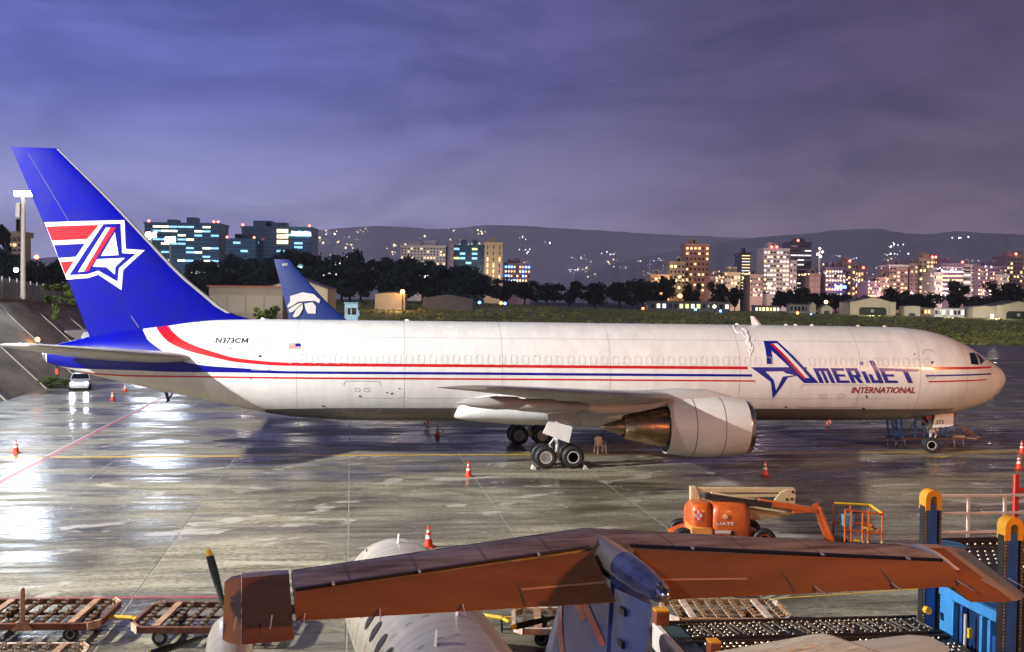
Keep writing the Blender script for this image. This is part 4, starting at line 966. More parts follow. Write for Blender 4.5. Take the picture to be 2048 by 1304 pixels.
# ------------------------------------------------------------ white-roofed ground unit beside the loader
GU = empty('ground_power_unit', (4.85, 19.45, 0), math.atan2(.49, .87)); tag(GU, 'ground unit with a worn cream roof in front of the roller deck', 'equipment')
M_CRM = mat('worn_cream_roof', (.80, .74, .58), .5, var=.0, scale=5, col2=(.45, .38, .24), stretch=(.6, 2.5, 1), bump=.2)
mb = MB(); rings = []
for t, k in ((0, 1.0), (.12, 1.0), (.19, .97), (.22, .90)):
    pts = []
    for sx_, sy_, a0 in ((1, 1, 0), (-1, 1, 90), (-1, -1, 180), (1, -1, 270)):
        for i in range(5): a = R(a0 + 22.5 * i); pts.append(Vector((sx_ * (1.75 * k - .25) + .25 * math.cos(a), sy_ * (.80 * k - .2) + .2 * math.sin(a), 2.28 + t)))
    rings.append(pts)
mb.loft(rings); rf = mb.build('roof', M_CRM, GU, 40)
mb = MB(); mb.box(-1.3, .9, -.42, -.18, 2.492, 2.515); mb.build('roof_panel', M_CRM, rf, bevel=.008)
mb = MB(); mb.box(-1.3, .9, .12, .36, 2.492, 2.515); mb.build('roof_panel', M_CRM, rf, bevel=.008)
mb = MB(); mb.box(-1.68, 1.68, -.74, .74, .5, 2.27); mb.build('body', M_WH, GU, bevel=.05)
for dx in (-1.1, 1.1):
    for dy in (-.7, .7): add_wheel(GU, (dx, dy, .33), *wheel_mesh(.33, .22, M_STEEL), flip=dy > 0)

# ------------------------------------------------------------ pallet dollies
M_RUST = mat('dolly_rust', (.19, .060, .022), .55, var=.0, col2=(.06, .020, .010), scale=4, bump=.2)
M_RUSTL = mat('dolly_worn_tan', (.46, .30, .18), .5, col2=(.20, .085, .035), scale=4, bump=.15)
M_DW = mat('dolly_worn_white', (.60, .52, .44), .5, col2=(.30, .16, .09), scale=4)
def dolly(loc, rz, label, L_=3.5, Wd=2.3, frame=M_RUST, beam_=M_RUSTL, post=False, seed=0):
    rnd = random.Random(seed)
    d_ = empty('pallet_dolly', loc, rz); tag(d_, label, 'dolly', 'pallet dollies on the apron edge')
    a, b = L_ / 2, Wd / 2; z0, z1 = .36, .52
    for sg in (-1, 1):
        mb = MB(); mb.box(-a + .25, a - .25, sg * b - .05, sg * b + .05, z0, z1); mb.build('side_rail', frame, d_, bevel=.01)
        mb = MB(); mb.bar((sg * a, -b + .35, .44), (sg * a, b - .35, .44), .10, .16); mb.build('end_rail', frame, d_, bevel=.01)
        for sy in (-1, 1):
            mb = MB(); mb.bar((sg * (a - .25), sy * b, .44), (sg * a, sy * (b - .35), .44), .10, .161); mb.build('corner_rail', beam_, d_, bevel=.01)
            mb = MB(); mb.bar((sg * (a - .22), sy * (b + .052), .44), (sg * (a + .0), sy * (b - .26), .44), .02, .20); mb.build('corner_plate', M_DW, d_)
    nb = 9
    for i in range(nb):
        x = -a + .28 + (L_ - .56) * i / (nb - 1); wide = i in (1, nb - 2)
        mb = MB(); mb.box(x - (.09 if wide else .04), x + (.09 if wide else .04), -b + .06, b - .06, .46, .53 if wide else .50); mb.build('cross_beam', beam_ if wide else frame, d_, bevel=.006)
    mb = MB(); mb.box(-a + .3, a - .3, -.05, .05, .40, .455); mb.build('spine', frame, d_)
    mb = MB()
    for i in range(nb):
        if i in (1, nb - 2): continue
        x = -a + .28 + (L_ - .56) * i / (nb - 1)
        for j in range(7):
            y = -b + .2 + (Wd - .4) * j / 6
            mb.cyl((x - .05, y, .545), (x + .05, y, .545), .045, n=8); mb.cyl((x, y, .50), (x, y, .53), .03, n=6)
    tag(mb.build('roller', M_BALL, d_), kind='stuff')
    for sx_ in (-a + .7, a - .7):
        mb = MB(); mb.bar((sx_, -b + .2, .26), (sx_, b - .2, .26), .07, .07); mb.build('axle', M_DK, d_)
        for sy in (-1, 1): add_wheel(d_, (sx_, sy * (b - .22), .19), *DW, flip=sy > 0)
    if post:
        mb = MB(); mb.prism([(-.05, .5), (.05, .5), (.045, 1.35), (.02, 1.42), (-.02, 1.42), (-.045, 1.35)], -b - .14, -b - .06); mb.build('tow_post', M_RUSTL, d_, bevel=.01)
        mb = MB(); mb.prism([(-.28, .36), (.28, .36), (.05, .62), (-.05, .62)], -b - .13, -b - .055); mb.build('post_foot', M_RUSTL, d_)
    return d_
DW = wheel_mesh(.19, .12, M_STEEL)
dolly((-11.95, 28.6, 0), .06, 'rust-brown roller dolly with an upright tow post at the far left', post=True, seed=1)
dolly((-7.55, 28.5, 0), .02, 'rust-brown roller dolly half hidden behind the tailplane tip', seed=2)
dolly((-11.2, 25.0, 0), .05, 'pale worn roller dolly cut off by the bottom left corner', frame=M_DW, beam_=M_RUSTL, seed=3, L_=3.2, Wd=1.8)
dolly((1.75, 28.6, 0), .0, 'white-and-rust roller dolly seen behind the blue fin', frame=M_DW, seed=4, L_=3.2, Wd=1.9)
dolly((5.75, 29.7, 0), .03, 'cream roller dolly under the right elevator beside the roller deck', frame=M_RUSTL, beam_=M_DW, seed=5, L_=3.2, Wd=1.9)
def towbar(p0, p1, label):
    mb = MB(); p0 = Vector(p0); p1 = Vector(p1); mb.cyl(p0, p1, .055, n=8); d_ = (p1 - p0).normalized(); s_ = Vector((-d_.y, d_.x, 0))
    mb.bar(p1, p1 + d_ * .3 + s_ * .2, .06, .06); mb.bar(p1, p1 + d_ * .3 - s_ * .2, .06, .06)
    mb.lathe([(-.03, .05), (-.03, .1), (.03, .1), (.03, .05)], p0 - d_ * .08, 'z', 12)
    o = mb.build('tow_bar', M_YE, None); tag(o, label, 'tow bar', 'dolly tow bars')
    o2 = MB(); o2.cyl(p1 - d_ * .02, (p1.x, p1.y, .02), .03, n=6); o2.build('stand', M_DK, o); return o
towbar((-10.1, 28.5, .40), (-9.55, 28.45, .40), 'short yellow tow bar between the two rusty dollies on the left')
towbar((-.75, 29.2, .40), (-.15, 28.9, .40), 'yellow tow bar of the dolly behind the blue fin')
# ------------------------------------------------------------ painted lines on the apron
M_YL = mat('line_yellow_paint', (.72, .46, .03), .4, var=.3, scale=2.5)
M_RL = mat('line_red_paint', (.42, .05, .05), .4, var=.4, scale=2.5)
M_WL = mat('line_white_paint', (.55, .53, .50), .4, var=.4, scale=2.5)
def line(name, p0, p1, w, mt_, z=.006):
    p0 = Vector(p0); p1 = Vector(p1); d_ = (p1 - p0).normalized(); s_ = Vector((-d_.y, d_.x, 0)) * w / 2
    o = sheet(name, [p0 - s_, p1 - s_, p1 + s_, p0 + s_], mt_, z=z); return o
c0 = Vector((24.30, 66.05, 0))
line('yellow_line', c0 - HX * 62, c0 + HX * 30, .5, M_YL)
for k, (a, b) in enumerate((((1797, 893), (1832, 899)), ((1852, 914), (1905, 911)))):
    p = G(*a); q = G(*b); o = sheet('yellow_chevron', [p, q, (q + p) / 2 + HY * (.9 if k == 0 else -.6)], M_YL, z=.008)
A0, A1 = G(-60, 995), G(292, 813); dd = (A1 - A0).normalized(); sd = Vector((-dd.y, dd.x, 0))
line('red_line', A0, A1 + dd * 60, .26, M_RL); line('white_line', A0 + sd * .2, A1 + dd * 60 + sd * .2, .12, M_WL)
line('red_line', G(-80, 1198), G(560, 1193), .17, M_RL)
line('yellow_line', G(1340, 1212), G(2100, 1160), .10, M_YL)

# ------------------------------------------------------------ cones
M_CONE = mat('cone_orange', (.72, .045, .012), .45, var=.15, scale=5); M_CW = mat('cone_reflective_white', (.75, .72, .68), .4)
M_CB = mat('cone_base_red', (.45, .03, .012), .5)
cb = MB(); cb.box(-.2, .2, -.2, .2, 0, .045); cone_base = cb.mesh('cone_base', M_CB)
cc = MB(); cc.lathe([(.046, .155), (.35, .10), (.70, .035), (.74, .03), (.745, .001)], axis='z', n=20); cone_body = cc.mesh('cone_body', M_CONE, 50)
cw = MB(); cw.lathe([(.30, .112), (.42, .092)], axis='z', n=20); cw2 = MB(); cw2.lathe([(.52, .075), (.60, .062)], axis='z', n=20)
cwm, cwm2 = cw.mesh('reflective_band', M_CW), cw2.mesh('reflective_band', M_CW)
for u, v, lab in ((32, 906, 'orange cone at the far left beside the red line'), (875, 873, 'orange cone beyond the yellow line under the aft belly'), (937, 953, 'orange cone left of the main landing gear, nearer than the yellow line'),
                  (1530, 951, 'orange cone in front of the near engine inlet'), (857, 1094, 'nearest orange cone standing above the grey tailplane'), (2043, 906, 'farther of the two cones at the right edge'), (2037, 938, 'nearer of the two cones at the right edge'),
                  (225, 800, 'orange cone under the tail, nearer of the two by the lane'), (250, 783, 'orange cone under the tail, farther of the two by the lane')):
    c = empty('traffic_cone', G(u, v), random.uniform(0, 1.5)); tag(c, lab, 'traffic cone', 'cones around the parked aircraft')
    for nm, me in (('cone_base', cone_base), ('cone_body', cone_body), ('reflective_band', cwm), ('reflective_band', cwm2)): put(nm, me, c)

# ------------------------------------------------------------ striped marker boards behind the belly
for u, v, lab in ((855, 855, 'red and white striped marker board under the aft belly'), (1656, 856, 'red and white striped marker board under the forward belly')):
    c = empty('marker_board', G(u, v), .4); tag(c, lab, 'marker board', 'striped marker boards')
    mb = MB(); mb.cyl((0, 0, 0), (0, 0, .5), .02); mb.box(-.15, .15, -.15, .15, 0, .03); mb.build('stand', M_DK, c)
    for i in range(5):
        mb = MB(); mb.bar((-.22 + .1 * i, 0, .22 + .07 * i), (-.12 + .1 * i, 0, .29 + .07 * i), .03, .30); mb.build('stripe', M_STRR if i % 2 == 0 else M_STRW, c)

# ------------------------------------------------------------ white plastic chair by the main gear
M_PL = mat('white_plastic', (.78, .77, .74), .35)
CH = empty('plastic_chair', G(1200, 906), R(20)); tag(CH, 'white plastic chair beside the main landing gear', 'chair')
mb = MB(); mb.prism([(-.24, -.22), (.24, -.24), (.24, .24), (-.24, .22)], .42, .45, 'xy'); mb.build('seat', M_PL, CH, bevel=.012)
for sx_, sy in ((-1, -1), (1, -1), (-1, 1), (1, 1)):
    mb = MB(); mb.bar((sx_ * .22, sy * .2, .44), (sx_ * .27, sy * .26, 0), .075, .075); mb.build('leg', M_PL, CH, bevel=.008)
for sx_ in (-1, 1):
    mb = MB(); mb.tube([(sx_ * .24, -.22, .42), (sx_ * .27, -.2, .64), (sx_ * .27, .16, .66), (sx_ * .22, .27, .62)], .022); mb.build('armrest', M_PL, CH)
mb = MB(); mb.tube([(-.22, .22, .44), (-.2, .30, .82), (-.1, .31, .88), (.1, .31, .88), (.2, .30, .82), (.22, .22, .44)], .036); mb.build('back_frame', M_PL, CH)
for i in range(4):
    x = -.12 + .08 * i; mb = MB(); mb.bar((x, .23, .46), (x, .305, .86), .055, .014); mb.build('back_slat', M_PL, CH)

# ------------------------------------------------------------ blue maintenance stand at the nose
M_SB = mat('stand_blue_paint', (.06, .36, .80), .4, var=.3, scale=4)
NS = empty('maintenance_stand', G(1852, 893), YAW); tag(NS, 'blue wheeled maintenance stand with ladder frames under the nose', 'stand')
mb = MB(); mb.box(-2.3, 2.4, -.5, .7, .50, .58); mb.build('deck', mat('stand_deck', (.22, .13, .07), .6, var=.3), NS)
for x in (-2.2, -1.6, 1.6, 2.2):
    for y in (-.4, .6):
        mb = MB(); mb.cyl((x, y, .15), (x, y, .5), .03); mb.build('leg', M_RAIL, NS); w_ = add_wheel(NS, (x, y, .1), *wheel_mesh(.1, .06, M_STEEL))
def frame(pts, r=.055, nm='ladder_frame'):
    mb = MB(); mb.tube(pts, r, 6); return mb.build(nm, M_SB, NS)
f1 = frame([(-2.5, -.45, 1.95), (-2.3, -.45, .6), (-1.75, -.45, .6), (-1.95, -.45, 1.95)]); frame([(-2.35, .5, 1.95), (-2.2, .5, .6), (-1.6, .5, .6), (-1.8, .5, 1.95)]); frame([(-2.4, -.45, 1.4), (-1.8, -.45, .65)], .025, 'brace')
frame([(-1.0, -.48, .6), (-1.0, -.48, 1.72), (-.45, -.48, 1.66), (-.45, -.48, .6)]); frame([(-1.0, -.48, 1.2), (-.45, -.48, 1.16)], .03, 'rung'); frame([(1.1, -.4, .6), (1.1, -.4, 1.55)]); frame([(.7, .6, .6), (.7, .6, 2.5), (1.6, .6, 2.4), (3.0, .6, 1.3)], .02, 'handrail')
frame([(1.4, .6, .6), (1.4, .6, 2.2)], .02, 'handrail'); frame([(1.2, -.4, 1.35), (2.4, -.4, 1.25), (3.2, -.4, .62)], .02, 'handrail')
mb = MB(); mb.bar((2.2, -.35, 1.35), (3.25, -.35, .55), .06, .14); mb.bar((2.2, .5, 1.35), (3.25, .5, .55), .06, .14); mb.build('ramp_rail', M_RUSTL, NS)
for k in range(4):
    t = (k + .5) / 4; mb = MB(); mb.bar((2.2 + 1.05 * t, -.35, 1.35 - .8 * t), (2.2 + 1.05 * t, .5, 1.35 - .8 * t), .16, .03); mb.build('step', M_RAIL, NS)
mb = MB(); mb.cyl((2.4, -.3, .56), (3.1, -.3, .5), .05); mb.box(1.5, 2.3, -.45, .3, .585, .72); mb.build('tool_tray', M_CRM, NS, bevel=.02)
mb = MB(); mb.bar((-1.5, -.3, .7), (-.6, -.3, 2.1), .03, .03); mb.build('prop_bar', M_DK, NS)

# ------------------------------------------------------------ car with lit headlights, worker, truck, on the lane at the left
def lamp_mat(name, col, st_): return mat(name, col, .4, emit=col, estr=st_)
CAR = empty('car', G(161, 778), math.atan2(-60, 22) ); tag(CAR, 'white car with blazing headlights driving along the bank', 'car')
CAR.rotation_euler.z = R(-72)
M_CAR = mat('car_white_paint', (.55, .58, .62), .25, coat=.6)
mb = MB(); rings = []
for x, w, z0, z1 in ((2.1, .70, .35, .62), (2.0, .82, .25, .78), (1.2, .88, .22, .92), (.6, .88, .2, .98), (-1.4, .88, .2, 1.0), (-2.0, .84, .25, .95), (-2.1, .76, .35, .8)):
    rings.append([Vector((x, w * a, z0 + (z1 - z0) * b)) for a, b in ((-.85, 0), (.85, 0), (1, .3), (1, .75), (.88, 1), (-.88, 1), (-1, .75), (-1, .3))])
mb.loft(rings); mb.build('body', M_CAR, CAR, 40)
mb = MB(); mb.loft([[Vector((x, w * a, z)) for a in (-1, 1) for x, z in [(xx, zz)]] for xx, zz, w in ()], False, False) if False else None
mb = MB(); mb.loft([[Vector((xf, -w, z)), Vector((xf, w, z)), Vector((xb, w, z)), Vector((xb, -w, z))] for xf, xb, w, z in ((.75, -1.7, .84, .95), (.1, -1.3, .70, 1.42), (-.1, -1.15, .62, 1.48))]); mb.build('cabin', M_CAR, CAR, 40)
mb = MB(); mb.add([(.74, -.76, .99), (.74, .76, .99), (.18, .64, 1.40), (.18, -.64, 1.40)], [(0, 1, 2, 3)]); mb.build('windscreen', M_GLASSD, CAR)
cwt = wheel_mesh(.32, .2, M_STEEL)
for x in (1.3, -1.3):
    for y in (-.8, .8): add_wheel(CAR, (x, y, .32), *cwt, flip=y > 0)
for y in (-.58, .58):
    mb = MB(); mb.lathe([(2.02, .13), (2.11, .12), (2.13, .005)], (0, y, .66), n=14); mb.build('headlight', lamp_mat('headlight_glow', (.88, .94, 1.0), 60), CAR)
    hl = light('headlight_lamp', 'SPOT', (2.3, y, .66), 260, (.9, .95, 1.0), spot_size=R(70), spot_blend=.6, shadow_soft_size=.1); hl.parent = CAR; hl.rotation_euler = (R(86), 0, R(-90))
def person(loc, rz, label, vest):
    p_ = empty('person', loc, rz); tag(p_, label, 'person')
    me = bpy.data.meshes.new('body')
    vs = [(0, 0, .92), (0, 0, 1.15), (0, 0, 1.38), (0, .01, 1.5), (0, .02, 1.62), (.09, 0, .88), (.10, .03, .48), (.10, -.02, .06), (.10, .12, .03), (-.09, 0, .88), (-.12, -.06, .48), (-.13, -.12, .06), (-.13, .02, .03), (.2, 0, 1.36), (.25, -.02, 1.1), (.22, .12, .9), (-.2, 0, 1.36), (-.26, 0, 1.1), (-.24, .08, .88)]
    es = [(0, 1), (1, 2), (2, 3), (3, 4), (0, 5), (5, 6), (6, 7), (7, 8), (0, 9), (9, 10), (10, 11), (11, 12), (2, 13), (13, 14), (14, 15), (2, 16), (16, 17), (17, 18)]
    rad = [.15, .15, .16, .06, .105, .10, .07, .05, .04, .10, .07, .05, .04, .07, .05, .04, .07, .05, .04]
    me.from_pydata(vs, es, []); o = bpy.data.objects.new('body', me); COL.objects.link(o); o.parent = p_
    sk = o.modifiers.new('skin', 'SKIN'); me.skin_vertices[0].data[0].use_root = True
    for i, r_ in enumerate(rad): me.skin_vertices[0].data[i].radius = (r_, r_)
    o.modifiers.new('sub', 'SUBSURF').render_levels = 2; me.materials.append(mat('work_clothes', (.03, .035, .05), .8))
    mb = MB(); rings = []
    for z, w, d_ in ((.92, .20, .16), (1.15, .205, .165), (1.38, .215, .165), (1.47, .12, .1)): rings.append([Vector((w * math.cos(a), d_ * math.sin(a), z)) for a in (2 * math.pi * k / 16 for k in range(16))])
    mb.loft(rings, True, True); mb.build('vest', vest, p_, 60)
    mb = MB(); mb.lathe([(1.62, .105), (1.68, .11), (1.74, .085), (1.77, .01)], axis='z', n=14); mb.build('cap', M_DK, p_, 60)
    return p_
person(G(114, 768), R(160), 'worker in an orange vest walking at the foot of the bank', mat('orange_vest', (.75, .10, .02), .7, emit=None))
TR = empty('box_truck', (-51.0, 131, 0), R(-20)); tag(TR, 'white high box truck behind the blue tail', 'truck')
mb = MB(); mb.box(-1.5, 1.5, -3, 3, 1.0, 4.4); mb.build('cargo_box', M_WH, TR, bevel=.06)
mb = MB(); mb.prism([(-2.9, 1.0), (-4.8, 1.0), (-4.9, 1.9), (-4.2, 2.8), (-2.9, 2.9)], -1.2, 1.2, 'yz'); mb.build('cab', M_WH, TR, bevel=.08)
for y in (-3.9, 2.0):
    for x in (-1.1, 1.1):
        w_ = add_wheel(TR, (x, y, .5), *wheel_mesh(.5, .3, M_STEEL)); w_.rotation_euler.z = R(90)

# ------------------------------------------------------------ concrete bank, fence, mast
M_BANK = mat('bank_concrete', (.56, .49, .37), .7, col2=(.24, .205, .155), scale=.5, bump=.4, bscale=2.0, stretch=(1, .35, 1))
M_DRAIN = mat('drain_concrete', (.42, .40, .35), .6, var=.3)
BK = MB(); toe = []; topl = []
for i in range(25):
    d_ = 60 + i * 5; tx = -40 - .145 * (d_ - 88) ; zt = interp([(60, 8.0), (117, 8.0), (149, 7.0), (190, 6.6)], d_)
    toe.append(Vector((tx, d_, -.2))); topl.append(Vector((tx - 9, d_ , zt)))
rings = [[toe[i], toe[i].lerp(topl[i], .5), topl[i], topl[i] + Vector((-3, 0, 0)), topl[i] + Vector((-60, 0, .6)), topl[i] + Vector((-60, 0, -9)), toe[i] + Vector((0, 0, -1))] for i in range(25)]
BK.loft(rings); bank = BK.build('bank_wall', M_BANK, None, 20); tag(bank, 'sloping concrete bank along the left edge of the apron', 'bank')
def bpt(d_, t, off=.04):
    tx = -40 - .145 * (d_ - 88); zt = interp([(60, 8.0), (117, 8.0), (149, 7.0), (190, 6.6)], d_); a = Vector((tx, d_, -.2)); b = Vector((tx - 9, d_, zt)); p = a.lerp(b, t); return p + Vector((.67, 0, .74)) * off
for d_ in (78, 90, 102, 114, 126, 138, 150):
    mb = MB(); rr = [[bpt(d_ + s_, t, o) for s_, o in ((-.18, -.02), (-.18, .10), (.18, .10), (.18, -.02))] for t in (0, .25, .5, .75, 1)]; mb.loft(rr); mb.build('drain_rib', M_DRAIN, bank)
mb = MB(); mb.loft([[bpt(d_, 1, o) + Vector((dx, 0, 0)) for dx, o in ((.25, -.05), (.25, .22), (-.35, .22), (-.35, -.05))] for d_ in (62, 90, 117, 133, 149, 178)]); mb.build('coping', M_DRAIN, bank)
M_FEN = mat('fence_green_sheet', (.34, .48, .47), .5, var=.35, scale=.8)
FN = empty('sheet_fence', bpt(120, 1)); tag(FN, 'pale green sheet fence along the top of the concrete bank', 'fence')
o0 = bpt(120, 1)
pm = MB(); pm.box(-.03, .03, -1.36, 1.36, 0, 2.5); pme = pm.mesh('fence_panel', M_FEN)
pp = MB(); pp.box(-.06, .06, -.06, .06, -.1, 2.6); ppe = pp.mesh('fence_post', M_RAIL)
for i in range(28):
    d_ = 100 + 2.76 * i; q = bpt(d_, 1) - o0 + Vector((-2.2, 0, -.1)); put('fence_panel', pme, FN, q, (0, 0, .145)); put('fence_post', ppe, FN, q + Vector((.12, 1.38, 0)), (0, 0, .145))
ML = D(46, 600, 125); ML.z = 7.6
MS = empty('light_mast', ML); tag(MS, 'tall pale lighting mast with a dazzling white floodlight on top of the bank', 'light mast')
mb = MB(); mb.cyl((0, 0, -.4), (0, 0, 11.6), .30, .22, 14); mb.build('pole', mat('mast_paint', (.55, .50, .44), .5, var=.2), MS)
mb = MB(); mb.box(-.75, -.3, -.3, .3, 9.4, 11.0); mb.build('ballast_box', M_RAIL, MS, bevel=.03)
mb = MB(); mb.box(-.9, 1.2, -.12, .12, 11.6, 11.8); mb.build('crossarm', M_RAIL, MS)
for dx in (-.6, .15, .9):
    mb = MB(); mb.box(dx - .3, dx + .3, -.30, -.02, 11.75, 12.35); hd = mb.build('lamp_head', M_RAIL, MS, bevel=.03)
    mb = MB(); mb.box(dx - .26, dx + .26, -.33, -.304, 11.79, 12.31); mb.build('lamp_glass', lamp_mat('floodlight_glow', (.93, .96, 1.0), 260), hd)
light('mast_lamp', 'SPOT', ML + Vector((.2, -1.2, 12)), 10500, (.74, .87, 1.0), (-18, 66, 0), spot_size=R(88), spot_blend=.4, shadow_soft_size=2.2)

# ------------------------------------------------------------ terrain, grass
def terr(X, d_):
    u = 1024 + F * X / max(d_, 1)
    zm = interp([(-3000, 7.2), (600, 7.4), (760, 7.4), (1000, 6.3), (1300, 3.9), (1750, 3.3), (2048, 2.5), (5000, 2.2)], u)
    t = max(0, min(1, (d_ - 250) / 350)); t = t * t * (3 - 2 * t); return zm * t - .008
def mgrass():
    m = mat('rough_grass', (.46, .44, .10), .8, col2=(.09, .11, .03), scale=.06, bump=.9, bscale=.9); return m
M_GRASS = mgrass()
mb = MB(); vs = []; fs = []; NX, ND = 90, 40
for j in range(ND):
    d_ = 250 + 470 * (j / (ND - 1)) ** 1.2
    for i in range(NX):
        X = (-.62 + 1.3 * i / (NX - 1)) * d_ * 1.25
        vs.append((X, d_, terr(X, d_) + (random.uniform(-.12, .12) if 0 < j else 0)))
for j in range(ND - 1):
    for i in range(NX - 1): fs.append((j * NX + i, j * NX + i + 1, (j + 1) * NX + i + 1, (j + 1) * NX + i))
mb.add(vs, fs); mb.build('grass_field', M_GRASS, None, 60)['kind'] = 'structure'
mb = MB(); mb.add([(-9000, 700, 1.5), (9000, 700, 1.5), (14000, 9000, 1.5), (-14000, 9000, 1.5)], [(0, 1, 2, 3)]); mb.build('valley_floor', mat('valley_ground', (.03, .035, .03), .9, var=.4, scale=.01), None)['kind'] = 'structure'
gt = MB(); rnd = random.Random(3)
for k in range(9000):
    d_ = 252 + 300 * rnd.random() ** 1.5; X = rnd.uniform(-.14, .52) * d_; z = terr(X, d_); s_ = rnd.uniform(.3, .75) * (1 if rnd.random() < .85 else 1.7)
    for q in range(3):
        a = rnd.uniform(0, 6.28); dx, dy = math.cos(a) * s_ * .7, math.sin(a) * s_ * .7; lean = rnd.uniform(-.4, .4) * s_
        gt.add([(X - dx, d_ - dy, z - .1), (X + dx, d_ + dy, z - .1), (X + dx * .6 + lean, d_ + dy * .6, z + s_ * .7), (X - dx * .3 + lean, d_ - dy * .3, z + s_ * .55)], [(0, 1, 2, 3)])
tag(gt.build('grass_tufts', mat('tuft_grass', (.50, .47, .11), .8, col2=(.09, .12, .03), scale=.05), None), 'rough yellow-green grass tufts covering the bank beyond the taxiway', 'grass', kind='stuff')

# ------------------------------------------------------------ trees
def leaf_mat(name, c1, c2): return mat(name, c1, .7, col2=c2, scale=.35)
M_LEAFT = leaf_mat('foliage_teal', (.012, .055, .055), (.006, .025, .030))
M_LEAFD = leaf_mat('foliage_dark', (.014, .026, .016), (.006, .010, .008))
M_LEAFB = leaf_mat('foliage_bright', (.12, .17, .02), (.05, .09, .015))
M_BARK = mat('bark', (.06, .045, .03), .9, var=.3)
def crown_mesh(seed, mt_, nl=17, per=190, leaf=.05):
    rnd = random.Random(seed); mb = MB(); lobes = []
    for i in range(nl):
        a = rnd.uniform(0, 6.28); r_ = rnd.uniform(0, .40); z = rnd.uniform(.26, .86); lobes.append((r_ * math.cos(a), r_ * math.sin(a), z, rnd.uniform(.08, .21) * (1.15 - abs(z - .5) * .6)))
    for cx, cy, cz, rr in lobes:
        for k in range(per):
            v = Vector((rnd.gauss(0, 1), rnd.gauss(0, 1), rnd.gauss(0, 1))).normalized() * rr * (rnd.random() ** .4) * rnd.uniform(.85, 1.18)
            p = Vector((cx, cy, cz)) + Vector((v.x, v.y, v.z * .85))
            n1 = Vector((rnd.gauss(0, 1), rnd.gauss(0, 1), rnd.gauss(0, 1))).normalized(); t1 = n1.orthogonal().normalized(); t2 = n1.cross(t1); s_ = leaf * rnd.uniform(.5, 1.2)
            mb.add([p - t1 * s_, p + t2 * s_ * .55, p + t1 * s_, p - t2 * s_ * .55], [(0, 1, 2, 3)])
    return mb.mesh('crown', mt_, 10)
def trunk_mesh(seed):
    rnd = random.Random(seed); mb = MB(); mb.cyl((0, 0, -.03), (.01, 0, .35), .028, .018, 8)
    for i in range(6):
        a = rnd.uniform(0, 6.28); mb.cyl((.01, 0, rnd.uniform(.2, .36)), (.25 * math.cos(a), .25 * math.sin(a), rnd.uniform(.5, .72)), .012, .004, 5)
    return mb.mesh('trunk', M_BARK)
CR_T = [crown_mesh(10 + i, M_LEAFT) for i in range(4)]; CR_D = [crown_mesh(30 + i, M_LEAFD) for i in range(4)]; TK = [trunk_mesh(i) for i in range(3)]
def tree(u, vtop, width, d_, label, group, kind='T', i=0, zb=None, name='broadleaf_tree'):
    p = D(u, vtop, d_); X = p.x; z0 = terr(X, min(d_, 720)) if zb is None else zb
    h_ = (p.z - z0) / .98; w = width / F * d_ / .95
    e = empty(name, (X, d_, z0), random.uniform(0, 6.28)); tag(e, label, 'tree', group)
    cs = CR_T if kind == 'T' else CR_D
    put('crown', cs[i % 4], e, (0, 0, 0), (0, 0, 0), (w, w, h_)); put('trunk', TK[i % 3], e, (0, 0, 0), (0, 0, 0), (w, w, h_)); return e
ORD = ['first', 'second', 'third', 'fourth', 'fifth', 'sixth', 'seventh', 'eighth', 'ninth', 'tenth', 'eleventh', 'twelfth', 'thirteenth', 'fourteenth', 'fifteenth']
FRONT = {20: 0, 15: 1, 16: 2, 17: 3, 18: 4, 19: 5, 21: 6}
def TREE_L(i): return ORD[i] + ' tree from the left in the dense teal row left of centre' if i < 15 else ORD[FRONT[i]] + ' from the left of the lower teal trees in front of the dense row'
LT = [(350, 535, 70), (392, 520, 80), (440, 512, 85), (492, 508, 90), (545, 512, 90), (592, 498, 95), (640, 497, 95), (684, 500, 90), (722, 520, 80), (762, 514, 85), (806, 508, 95), (846, 513, 85), (884, 527, 80), (916, 530, 75), (948, 521, 80), (520, 535, 90), (610, 530, 90), (700, 535, 90), (785, 540, 90), (870, 545, 90), (420, 545, 80), (930, 552, 70)]
for i, (u, v, w) in enumerate(LT): tree(u, v, w, 520 + (i % 5) * 9 - (25 if i > 14 else 0), TREE_L(i), 'dense tree row left of centre', 'T', i)
RT = [(1010, 556, 60), (1050, 562, 60), (1095, 566, 60), (1140, 560, 70), (1190, 566, 65), (1240, 562, 70), (1285, 558, 70), (1322, 551, 62), (1382, 566, 40), (1438, 564, 48), (1470, 572, 40), (1560, 580, 60), (1598, 575, 55), (1632, 584, 50), (1672, 586, 60)]
for i, (u, v, w) in enumerate(RT): tree(u, v, w, 640 + (i % 3) * 12, ORD[i] + ' tree from the left in the dark row below the city towers', 'tree row below the city', 'D', i)
for i, (u, v, w, lab) in enumerate(((1786, 576, 68, 'dark round tree behind the gabled hangar'), (1826, 588, 60, 'low dark tree right of the gabled hangar'), (1858, 585, 55, 'dark tree between the hangar and the tall crown'), (1914, 558, 62, 'tallest dark tree before the banded building'), (1958, 592, 60, 'low dark tree right of the tallest one'), (2012, 563, 82, 'broad dark tree behind the rightmost hangar'), (1990, 588, 60, 'low dark tree beside the rightmost hangar'), (1740, 590, 60, 'dark tree showing above the gabled hangar roof'))):
    tree(u, v, w, 680 + i * 4, lab, None, 'D', i)
tree(4, 447, 60, 240, 'dark tall tree at the left edge behind the fence', None, 'T', 1, 6.5); tree(78, 510, 80, 230, 'dark tree behind the fence right of the mast', None, 'T', 2, 6.5); tree(110, 520, 70, 236, 'dark tree behind the fence next to the blue tail', None, 'T', 3, 6.5); tree(28, 505, 60, 225, 'dark tree directly behind the lighting mast', None, 'T', 0, 6.5)
